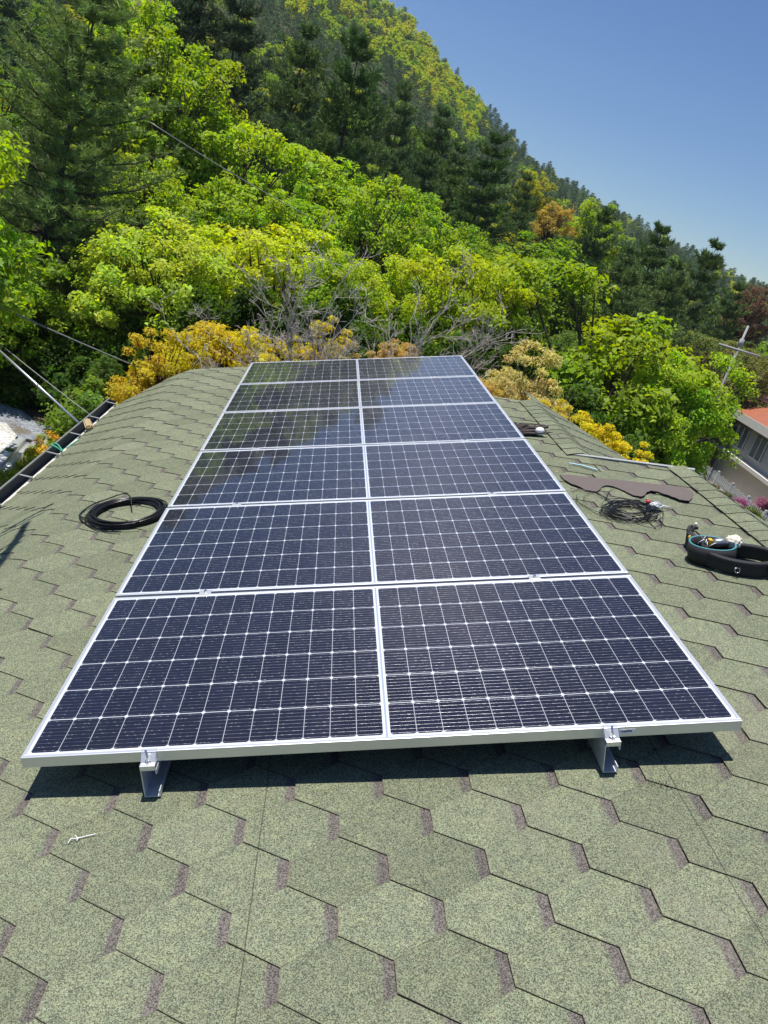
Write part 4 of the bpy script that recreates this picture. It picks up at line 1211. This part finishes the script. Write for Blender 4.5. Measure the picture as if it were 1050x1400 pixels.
# ---- near row, behind the roof
plant_px('maple', 245, 462, 11.0, 150, GOLD, 'golden maple nearest the left end of the roof', proto=0, rz=0.3)
plant_px('maple', 345, 410, 11.8, 200, (0.60, 0.52, 0.05), 'golden yellow maple behind the far left corner of the array', proto=1, rz=1.0)
plant_px('maple', 440, 440, 12.2, 130, (0.60, 0.50, 0.05), 'yellow maple between the golden maple and the bare bush', proto=0, rz=2.5)
plant_px('maple', 570, 452, 11.8, 90, ORANGE, 'orange leaved maple showing through the bare bush', proto=1, rz=4.0)
plant_px('maple', 740, 478, 11.0, 150, (0.60, 0.52, 0.20), 'pale golden maple with bare twigs behind the right of the array', proto=0, rz=5.0)
plant_px('maple', 668, 494, 10.2, 90, (0.58, 0.44, 0.12), 'small orange maple at the far right corner of the array', proto=1, rz=2.0)
for (px, py, w, c, lab) in ((772, 552, 60, GOLD, 'golden shrub at the upper end of the row by the right eave'), (795, 566, 55, (0.64, 0.54, 0.06), 'golden yellow shrub second from the top of the row by the right eave'),
                            (815, 578, 75, YEL, 'bright yellow shrub in the middle of the row by the right eave'), (838, 593, 60, YEL, 'bright yellow shrub second from the bottom of the row by the right eave'),
                            (860, 606, 70, YEL, 'bright yellow shrub at the lower end of the row by the right eave')):
    plant_px('maple', px, py, 10.0, w*1.7, c, lab, cat='shrub', name='shrub', group='yellow shrubs by the right eave')
def bush(px, py, D, wpx, seed, label, stems=14, depth=4, mat='twig'):
    p = at_dist(px, py, D); g = ground(p.x, p.y); H = p.z-g; R = wpx/1052.45*D/2
    me = tubes_mesh('branches', bare_bush(seed, H, R, stems, depth), MAT[mat], 4)
    o = bpy.data.objects.new('bare_bush', me); link(o); o.location = (p.x, p.y, g-0.03)
    tag(o, label, 'bush'); return o
bush(510, 328, 10.4, 180, 31, 'large bare grey bush behind the far end of the array', 16, 5)
bush(590, 380, 10.8, 100, 32, 'smaller bare grey bush right of the large bare one', 9, 5)
bush(775, 505, 10.8, 110, 33, 'bare twiggy bush behind the right roof edge', 9, 3)
bush(975, 610, 13.0, 110, 34, 'thin bare saplings before the white house', 7, 3)

near = [
 ('broad', 690, 335, 15.5, 190, YG, 'bright yellow green tree just right of the bare bush'),
 ('broad', 590, 318, 17.5, 150, (0.431, 0.545, 0.054), 'yellow green tree behind the bare bush'),
 ('broad', 400, 292, 16.5, 230, (0.502, 0.585, 0.057), 'broad yellow green tree above the golden maples'),
 ('broad', 490, 330, 15.0, 130, (0.407, 0.531, 0.053), 'yellow green tree left of the bare bush'),
 ('broad', 245, 280, 15.5, 210, (0.472, 0.585, 0.084), 'pale yellow green tree left of the broad yellow green one'),
 ('broad', 885, 384, 16.0, 310, LG, 'light green spreading tree in front of the white house'),
 ('broad', 955, 466, 15.0, 150, (0.346, 0.504, 0.049), 'low light green tree hanging over the right eave'),
 ('broad', 800, 440, 17.5, 110, (0.142, 0.218, 0.048), 'dark green tree left of the light green spreading one'),
 ('broad', -135, 70, 10.5, 300, (0.325, 0.475, 0.056), 'bright yellow green tree cut by the left picture edge'),
 ('airy', 0, 300, 15.5, 150, (0.295, 0.450, 0.044), 'green tree at the left edge under the yellow green one'),
 ('bigpine', 95, -60, 17.5, 290, (0.225, 0.315, 0.095), 'large fluffy pine filling the upper left corner'),
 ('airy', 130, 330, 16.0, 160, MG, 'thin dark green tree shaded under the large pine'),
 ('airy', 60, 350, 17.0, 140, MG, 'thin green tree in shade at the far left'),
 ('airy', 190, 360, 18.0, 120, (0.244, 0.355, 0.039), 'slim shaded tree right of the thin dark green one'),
 ('airy', 265, 15, 24.0, 200, LG, 'tall light green tree right of the large pine'),
 ('airy', 215, -40, 25.5, 150, (0.375, 0.517, 0.051), 'light green tree rising behind the large pine'),
 ('airy', 350, 120, 23.0, 170, (0.346, 0.491, 0.047), 'light green tree right of the tall light green one'),
 ('airy', 440, 165, 24.5, 190, (0.357, 0.504, 0.053), 'light green tree below the middle dark pine'),
 ('airy', 520, 210, 22.5, 150, (0.329, 0.475, 0.048), 'light green tree left of the dark pine pair'),
 ('airy', 585, 240, 26.0, 130, (0.291, 0.450, 0.052), 'feathery light green tree at the foot of the dark pine pair'),
 ('airy', 330, 220, 20.5, 180, (0.315, 0.450, 0.044), 'light green tree above the pale yellow green one'),
 ('airy', 430, 250, 20.0, 160, (0.319, 0.475, 0.047), 'light green tree above the broad yellow green one'),
 ('airy', 220, 190, 20.5, 140, (0.340, 0.464, 0.047), 'light green tree at the right foot of the large pine'),
 ('pine', 515, 42, 30.0, 150, PINE, 'tall dark pine at the middle of the slope'),
 ('pine', 420, 20, 33.0, 140, PINE2, 'dark pine left of the tall middle one'),
 ('pine', 345, -30, 31.0, 150, (0.088, 0.127, 0.055), 'dark pine at the top of the picture'),
 ('pine', 265, -60, 30.0, 150, (0.068, 0.101, 0.043), 'very dark pine behind the large corner pine'),
 ('pine', 690, 178, 33.0, 130, PINE, 'broad dark pine at the right of the slope'),
 ('pine', 630, 190, 35.0, 100, PINE2, 'narrower dark pine left of the broad one'),
 ('pine', 605, 140, 40.0, 100, PINE, 'dark pine above the pine pair'),
 ('pine', 565, 110, 42.0, 90, PINE2, 'dark pine right of the tall middle one'),
 ('pine', 735, 235, 40.0, 80, PINE2, 'small dark pine right of the broad one'),
 ('pine', 822, 275, 38.0, 90, PINE, 'dark pointed pine before the bright green tree'),
 ('pine', 780, 320, 33.0, 110, PINE2, 'dark bushy pine at the end of the yellow green row'),
 ('pine', 915, 300, 38.0, 110, PINE, 'tallest dark pine of the right clump against the sky'),
 ('pine', 965, 318, 40.0, 90, PINE, 'dark pine at the right end of the skyline clump'),
 ('pine', 868, 330, 36.0, 100, PINE2, 'dark pine at the left of the right clump'),
 ('pine', 935, 350, 34.0, 120, PINE2, 'lower dark pine in front of the right clump'),
 ('pine', 830, 360, 31.0, 120, PINE, 'dark pine below the pointed one'),
 ('pine', 880, 365, 31.0, 110, PINE2, 'dark pine directly above the light green spreading tree'),
 ('pine', 1005, 380, 44.0, 90, PINE2, 'dark pine beside the brown tree at the right edge'),
 ('airy', 1040, 378, 46.0, 60, (0.200, 0.120, 0.070), 'reddish brown tree at the right edge of the skyline'),
 ('airy', 768, 262, 48.0, 60, (0.480, 0.370, 0.090), 'orange brown tree on the slope below the skyline'),
 ('airy', 742, 228, 55.0, 50, (0.457, 0.449, 0.044), 'yellow tree high on the right slope'),
 ('airy', 838, 262, 50.0, 95, (0.323, 0.436, 0.049), 'bright green round tree behind the pointed pine'),
 ('airy', 1030, 462, 38.0, 120, (0.205, 0.208, 0.064), 'olive brown scrub tree behind the white house'),
 ('airy', 990, 440, 42.0, 110, (0.195, 0.232, 0.068), 'dull olive tree behind the crossarm pole'),
 ('airy', 960, 430, 36.0, 90, (0.163, 0.218, 0.058), 'dull green tree above the white house'),
 ('airy', 730, 320, 26.0, 130, (0.286, 0.407, 0.049), 'green tree between the broad pine and the yellow green tree'),
 ('airy', 650, 290, 27.0, 110, (0.272, 0.407, 0.052), 'green tree under the narrower dark pine'),
]
for (k, px, py, D, w, col, lab) in near:
    plant_px(k, px, py, D, w, col, lab)
# undergrowth between the near trees
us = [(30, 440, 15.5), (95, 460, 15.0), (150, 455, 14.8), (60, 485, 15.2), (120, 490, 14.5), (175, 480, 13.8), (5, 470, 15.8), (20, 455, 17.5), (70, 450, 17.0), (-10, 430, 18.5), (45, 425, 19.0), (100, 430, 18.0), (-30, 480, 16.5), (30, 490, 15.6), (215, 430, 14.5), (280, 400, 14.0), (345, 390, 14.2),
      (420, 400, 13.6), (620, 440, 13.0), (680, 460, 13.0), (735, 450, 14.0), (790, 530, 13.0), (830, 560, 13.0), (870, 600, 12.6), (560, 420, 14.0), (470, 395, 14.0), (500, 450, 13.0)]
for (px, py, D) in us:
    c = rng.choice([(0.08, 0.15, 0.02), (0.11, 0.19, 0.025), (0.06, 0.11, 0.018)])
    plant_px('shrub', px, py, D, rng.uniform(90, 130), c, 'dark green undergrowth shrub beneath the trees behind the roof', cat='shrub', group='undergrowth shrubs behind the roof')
plant_px('shrub', 130, 520, 11.6, 120, (0.18, 0.29, 0.05), 'glossy light green shrub just beyond the gutter end', cat='shrub')
plant_px('airy', 150, 475, 12.2, 45, (0.14, 0.24, 0.05), 'thin upright sapling beyond the gutter end', name='sapling')
for i, (px, py, w) in enumerate(((66, 604, 52), (46, 630, 46), (18, 664, 60), (88, 588, 40))):
    p = at_z(px, py, -2.55)
    plant('shrub', p.x, p.y, 0.85, w/1052.45*10.5*1.3, (0.34, 0.40, 0.05), ['yellow green flowering shrub between machine and gutter', 'yellow green shrub beside the silver machine', 'leafy shrub at the lower left under the gutter', 'small leafy shrub at the corner of the gravel'][i], cat='shrub', group='flowering shrubs along the left wall')
# flower heads on those shrubs
r = random.Random(14)
fl_rs = np.random.RandomState(4)
for i, (px, py) in enumerate(((46, 616), (54, 609), (60, 613), (70, 592), (77, 598), (57, 620), (52, 603))):
    p = at_z(px, py, -2.42)
    Cc = np.zeros((60, 3)) + fl_rs.normal(size=(60, 3))*np.array([.035, .035, .02]); Nn = rand_dirs(60, fl_rs)*.6+np.array([0, 0, 1]); Nn /= np.linalg.norm(Nn, axis=1, keepdims=True)
    me = leaf_mesh('flower_head', Cc, Nn, fl_rs.uniform(.02, .04, 60), fl_rs, .8, MAT['petal'])
    o = bpy.data.objects.new('flower_head', me); link(o); o.location = p; o.color = (0.75, 0.42, 0.05, 1)
    tag(o, 'orange yellow flower head on the shrubs by the gravel', 'flower', 'orange flower heads by the gutter')
# grass strip beyond the gravel
Cg, Dg = [], []
gs = np.random.RandomState(8)
for i in range(5200):
    px, py = gs.uniform(-60, 170), gs.uniform(505, 575)
    if py > 545 + 0.25*px and px < 90: py -= 25
    p = at_z(px, py, -3.25); z = ground(p.x, p.y)
    for b in range(3):
        Cg.append((p.x+gs.normal()*.05, p.y+gs.normal()*.05, z)); d = np.array([gs.normal()*.4, gs.normal()*.4, 1.0]); Dg.append(d/np.linalg.norm(d))
Cg = np.array(Cg); Dg = np.array(Dg); n = len(Cg)
me = blade_mesh('grass', Cg, Dg, gs.uniform(.08, .24, n), gs.uniform(.008, .018, n), gs, None); finish_blades(me, gs.rand(n), 3, MAT['leaf'])
o = bpy.data.objects.new('grass', me); link(o); o.color = (0.09, 0.19, 0.03, 1); tag(o, 'dark green grass along the edge of the gravel path', None, kind='stuff')

# ---- the wooded hillside: one tree after another up to the ridge
taken = []
def build_haze():
    mb = MB(); mb.box((-424, -426, -42), (425, 422, 95))
    m = bpy.data.materials.new("haze air"); m.use_nodes = True; nt = m.node_tree
    nt.nodes.remove(nt.nodes["Principled BSDF"])
    v = nt.nodes.new("ShaderNodeVolumePrincipled"); v.inputs['Density'].default_value = 0.00030
    v.inputs['Color'].default_value = (0.80, 0.88, 1.0, 1); v.inputs['Anisotropy'].default_value = 0.2
    nt.links.new(v.outputs[0], nt.nodes["Material Output"].inputs['Volume'])
    o = mb.build('haze', m); tag(o, 'thin pale haze over the hillside', None, kind='stuff')
build_haze()
def far_trees():
    cnt = [0, 0]; D = 27.0; rest = []
    while D < 268:
        step = 4.1 + min(D, 120)*0.010 - (1.3 if D > 165 else 0)
        a0, a1 = (-30, 46) if D < 90 else ((-14, 40) if D < 190 else (-10, 34))
        na = int(((a1-a0)*math.pi/180*D)/(step*1.0))
        for j in range(na):
            az = a0 + (a1-a0)*(j+rng.uniform(0, 1))/na
            d = D + rng.uniform(-.45, .45)*step
            x, y = CAM.x + d*math.sin(math.radians(az)), CAM.y + d*math.cos(math.radians(az))
            if az > 21 and d < 46: continue
            if d < 30 and -8 < az < 12 and rng.random() < .3: continue
            band = 0.5+0.5*math.sin(az*0.35+d*0.021+1.0)
            pc = 0.25 if d < 36 else (0.62 if d < 135 else 0.5)
            if d >= 172 and az < 7.5: pc = 0.06 if band > .3 else .35
            elif d >= 150: pc = 0.85
            elif d >= 95: pc = 0.78
            if az < -14 and d > 40: pc = 0.5
            if rng.random() < pc:
                h = rng.uniform(3.4, 6.6); w = rng.uniform(2.8, 4.2)
                v = rng.uniform(.75, 1.25); col = (FPINE[0]*v, FPINE[1]*v, FPINE[2]*v*1.1)
                if cnt[0] > 190 or d > 105: rest.append(('farpine', x, y, h*.9, w, col)); continue
                cnt[0] += 1
                plant('farpine' if d > 42 else 'pine', x, y, h*1.1, w*1.15, col, 'dark green pine standing among the trees of the wooded hillside', group='pines on the wooded hillside')
            else:
                h = rng.uniform(4.2, 6.2); w = rng.uniform(3.8, 5.4)
                if d > 140: col = rng.choice([(0.38, 0.45, 0.03), (0.44, 0.46, 0.035), (0.28, 0.40, 0.035), (0.34, 0.43, 0.03), (0.17, 0.29, 0.04)])
                else: col = rng.choice([(0.20, 0.32, 0.04), (0.28, 0.37, 0.04), (0.17, 0.27, 0.04), (0.34, 0.37, 0.04)])
                if cnt[1] > 190 or d > 105: rest.append(('farbroad', x, y, h*.85, w*.9, col)); continue
                cnt[1] += 1
                plant('farbroad' if d > 72 else 'airy', x, y, h, w, col, 'spring green broadleaf tree among the pines of the wooded hillside', group='broadleaf trees on the wooded hillside')
        D += step*0.95
    print('hill trees', cnt, len(rest))
    # the far-off wood, one mass of hundreds of small crowns
    light = {'farpine': [pine(s, 8.0, 2.1, 10, 6, 4, 6, 0.42, 0.17, power=.85, clr=0.2)[0] for s in (181, 182, 183)],
             'farbroad': [broadleaf(s, 7.0, 3.0, 40, 16, 0.62, 0.12, 0.6)[0] for s in (191, 192, 193)]}
    arrs = {}
    for k, ms in light.items():
        arrs[k] = []
        for me in ms:
            v = np.empty(len(me.vertices)*3, np.float32); me.vertices.foreach_get('co', v)
            tt = np.empty(len(me.vertices), np.float32); me.attributes['tint'].data.foreach_get('value', tt)
            arrs[k].append((v.reshape(-1, 3), tt))
            bpy.data.meshes.remove(me)
    for kind, per, H0, R0, mat, nm, lab in (('farpine', 3, 8.0, 2.1, 'needle', 'distant_pine_wood', 'far-off dark pine wood on the upper hillside'), ('farbroad', 4, 7.0, 3.0, 'leaf', 'distant_broadleaf_wood', 'far-off yellow green wood along the hill ridge')):
        VV, TT, CC = [], [], []
        for (k, x, y, h, w, col) in rest:
            if k != kind: continue
            v, tt = arrs[kind][rng.randrange(3)]
            a = rng.uniform(0, 6.28); c_, s_ = math.cos(a), math.sin(a); sx = w/(2*R0); sz = h/H0
            p = np.stack([(v[:, 0]*c_-v[:, 1]*s_)*sx + x, (v[:, 0]*s_+v[:, 1]*c_)*sx + y, v[:, 2]*sz + ground(x, y) - .2], 1)
            VV.append(p); TT.append(tt); CC.append(np.tile(np.array(col + (1.0,), np.float32), (len(v), 1)))
        VV = np.concatenate(VV).astype(np.float32); TT = np.concatenate(TT); CC = np.concatenate(CC); n = len(VV)//per
        me = bpy.data.meshes.new(nm)
        me.vertices.add(len(VV)); me.vertices.foreach_set('co', VV.reshape(-1))
        me.loops.add(len(VV)); me.loops.foreach_set('vertex_index', np.arange(len(VV), dtype=np.int32))
        me.polygons.add(n); me.polygons.foreach_set('loop_start', np.arange(0, n*per, per, dtype=np.int32))
        try: me.polygons.foreach_set('loop_total', np.full(n, per, np.int32))
        except Exception: pass
        at = me.attributes.new('tint', 'FLOAT', 'POINT'); at.data.foreach_set('value', TT)
        ac = me.attributes.new('treecol', 'FLOAT_COLOR', 'POINT'); ac.data.foreach_set('color', CC.reshape(-1))
        me.update(calc_edges=True); me.validate(); me.materials.append(MAT[mat+'_far'])
        o = bpy.data.objects.new(nm, me); link(o); tag(o, lab, None, kind='stuff')
far_trees()

# ================================================================ right: white house, pole, azaleas
HZ = -1.75
P0 = at_z(990, 550, HZ); P1 = at_z(1072, 598, HZ)
hd = (P1-P0); hd.z = 0; hl = hd.length; ha = math.atan2(hd.y, hd.x)
gz_ = ground(P0.x+hd.x*.5, P0.y+hd.y*.5)
wh = empty('white_house', 'white house with red roof and cream fascia beyond the right eave', 'building', (P0.x, P0.y, gz_), (0, 0, ha))
eh = HZ - gz_; LN = hl*2.2; DP = 7.0
mb = MB(); mb.add([(-0.3, -0.5, eh+0.12), (LN, -0.5, eh+0.12), (LN, DP*.5, eh+1.35), (-0.3, DP*.5, eh+1.35), (LN, DP+.5, eh+.12), (-0.3, DP+.5, eh+.12)], [(0,1,2,3), (3,2,4,5), (0,3,5), (1,4,2), (0,5,4,1)])
mb.build('roof', MAT['redroof'], wh)
mb = MB(); mb.box((-0.32, -0.53, eh-0.22), (LN, -0.503, eh+0.118)); mb.box((-0.35, -0.53, eh-0.22), (-0.322, DP+.5, eh+0.118)); mb.build('fascia', MAT['fascia'], wh)
mb = MB(); mb.box((0, 0, 0), (LN, DP, eh+0.1)); mb.build('wall', MAT['whitewall'], wh)
for i, xx in enumerate((0.5, 2.6, 4.4)):
    mb = MB(); mb.box((xx, -0.05, eh-1.30), (xx+1.1, -0.002, eh-0.45)); wf = mb.build('window', MAT['palewindow'], wh)
    mb = MB()
    for a in (0, .53, 1.05): mb.box((xx+a, -0.08, eh-1.30), (xx+a+.05, -0.051, eh-0.45))
    mb.box((xx-.03, -0.083, eh-1.37), (xx+1.14, -0.051, eh-1.302)); mb.build('window_frame', MAT['railpaint'], wf)
mb = MB(); mb.box((0.0, -0.35, eh-1.75), (LN, -0.003, eh-1.6)); mb.build('ledge', MAT['whitewall'], wh)
mb = MB(); mb.box((0.6, -0.03, 0.05), (1.7, -0.002, eh-1.9)); mb.build('door', mat_plain("brown door", (0.20, 0.15, 0.11), .6), wh)
fe = empty('picket_fence', 'pale picket fence along the foot of the white house', 'fence', wh.location, (0, 0, ha))
for i in range(12):
    mb = MB(); mb.box((i*1.5-.04, -1.64, -.2), (i*1.5+.04, -1.56, 1.15)); mb.build('post', MAT['railpaint'], fe)
mb = MB()
for i in range(112):
    mb.box((0.06+i*.145, -1.625, .08), (0.12+i*.145, -1.605, 1.05+.03*math.sin(i*2.3)))
mb.box((-.04, -1.604, .25), (16.54, -1.58, .33)); mb.box((-.04, -1.604, .8), (16.54, -1.58, .88))
mb.build('pickets', MAT['railpaint'], fe)
# white garden frame / greenhouse rack before the house
q = at_z(1012, 668, -5.1) ; fr = empty('garden_trellis', 'white metal garden trellis leaning before the white house', 'frame', (q.x, q.y, ground(q.x, q.y)), (0, 0, ha+.3))
mb = MB()
for a in (0, 1.0): mb.tube([(a, 0, 0), (a, 0.25, 2.0)], .03, 6); mb.tube([(a, 1.6, 0), (a, 1.5, 2.0)], .03, 6); mb.tube([(a, .25, 2.0), (a, 1.5, 2.0)], .03, 6)
mb.tube([(0, .25, 2.0), (1.0, .25, 2.0)], .03, 6); mb.tube([(0, 1.5, 2.0), (1.0, 1.5, 2.0)], .03, 6)
mb.build('tubes', MAT['railpaint'], fr)
mb = MB()
for i in range(9): mb.tube([(0, .03*i, .22*i+.1), (1.0, .03*i, .22*i+.1)], .014, 5)
for i in range(6): mb.tube([(0, .25+.2*i, 2.02), (1.0, .25+.2*i, 2.02)], .014, 5)
mb.build('rungs', MAT['railpaint'], fr)
# pole with crossarm
q = at_dist(1010, 475, 33.0); gq = ground(q.x, q.y)
ep = empty('utility_pole', 'concrete utility pole with a crossarm behind the light green tree', 'utility pole', (q.x, q.y, gq))
top = at_dist(1022, 445, 33.0).z - gq; arm = at_dist(1008, 478, 33.0).z - gq
mb = MB(); mb.tube([(0, 0, 0), (0, 0, top)], [.06, .040], 10); mb.build('pole', MAT['pole'], ep)
mb = MB(); ad = Vector((RIGHT.x, RIGHT.y-.25, 0)).normalized(); mb.tube([-ad*.78+Vector((0, -.1, arm)), ad*.78+Vector((0, -.1, arm))], .05, 6); mb.build('crossarm', MAT['pole'], ep)
mb = MB(); mb.tube([(0, -.02, arm+.1), (0, -.02, arm+.42)], [.10, .09], 8); mb.build('insulator', MAT['pole'], ep)
for i, (px, py, col, lab) in enumerate(((1012, 686, (0.34, 0.11, 0.22), 'pink azalea bush beyond the right eave'), (1044, 688, (0.33, 0.13, 0.20), 'pink azalea at the right picture edge'), (1025, 700, (0.13, 0.19, 0.03), 'yellow green shrub between the azaleas'), (985, 668, (0.14, 0.15, 0.04), 'dull grassy shrub beside the bare saplings'), (1050, 712, (0.12, 0.18, 0.03), 'green shrub at the right edge by the eave'))):
    p = at_z(px, py, -4.0); plant('shrub', p.x, p.y, max(.7, -3.9-ground(p.x, p.y)), 1.5, col, lab, cat='shrub')
drape('yard', [gp2 for gp2 in [(lambda q: (q.x, q.y))(at_z(a, b, -5.2)) for a, b in ((960, 660), (1000, 640), (1080, 640), (1120, 720), (980, 720))]],
      mat_plain("pale yard", (0.42, 0.36, 0.29), .9, 0, .3, 3), 0.02, 'pale sandy yard before the white house')
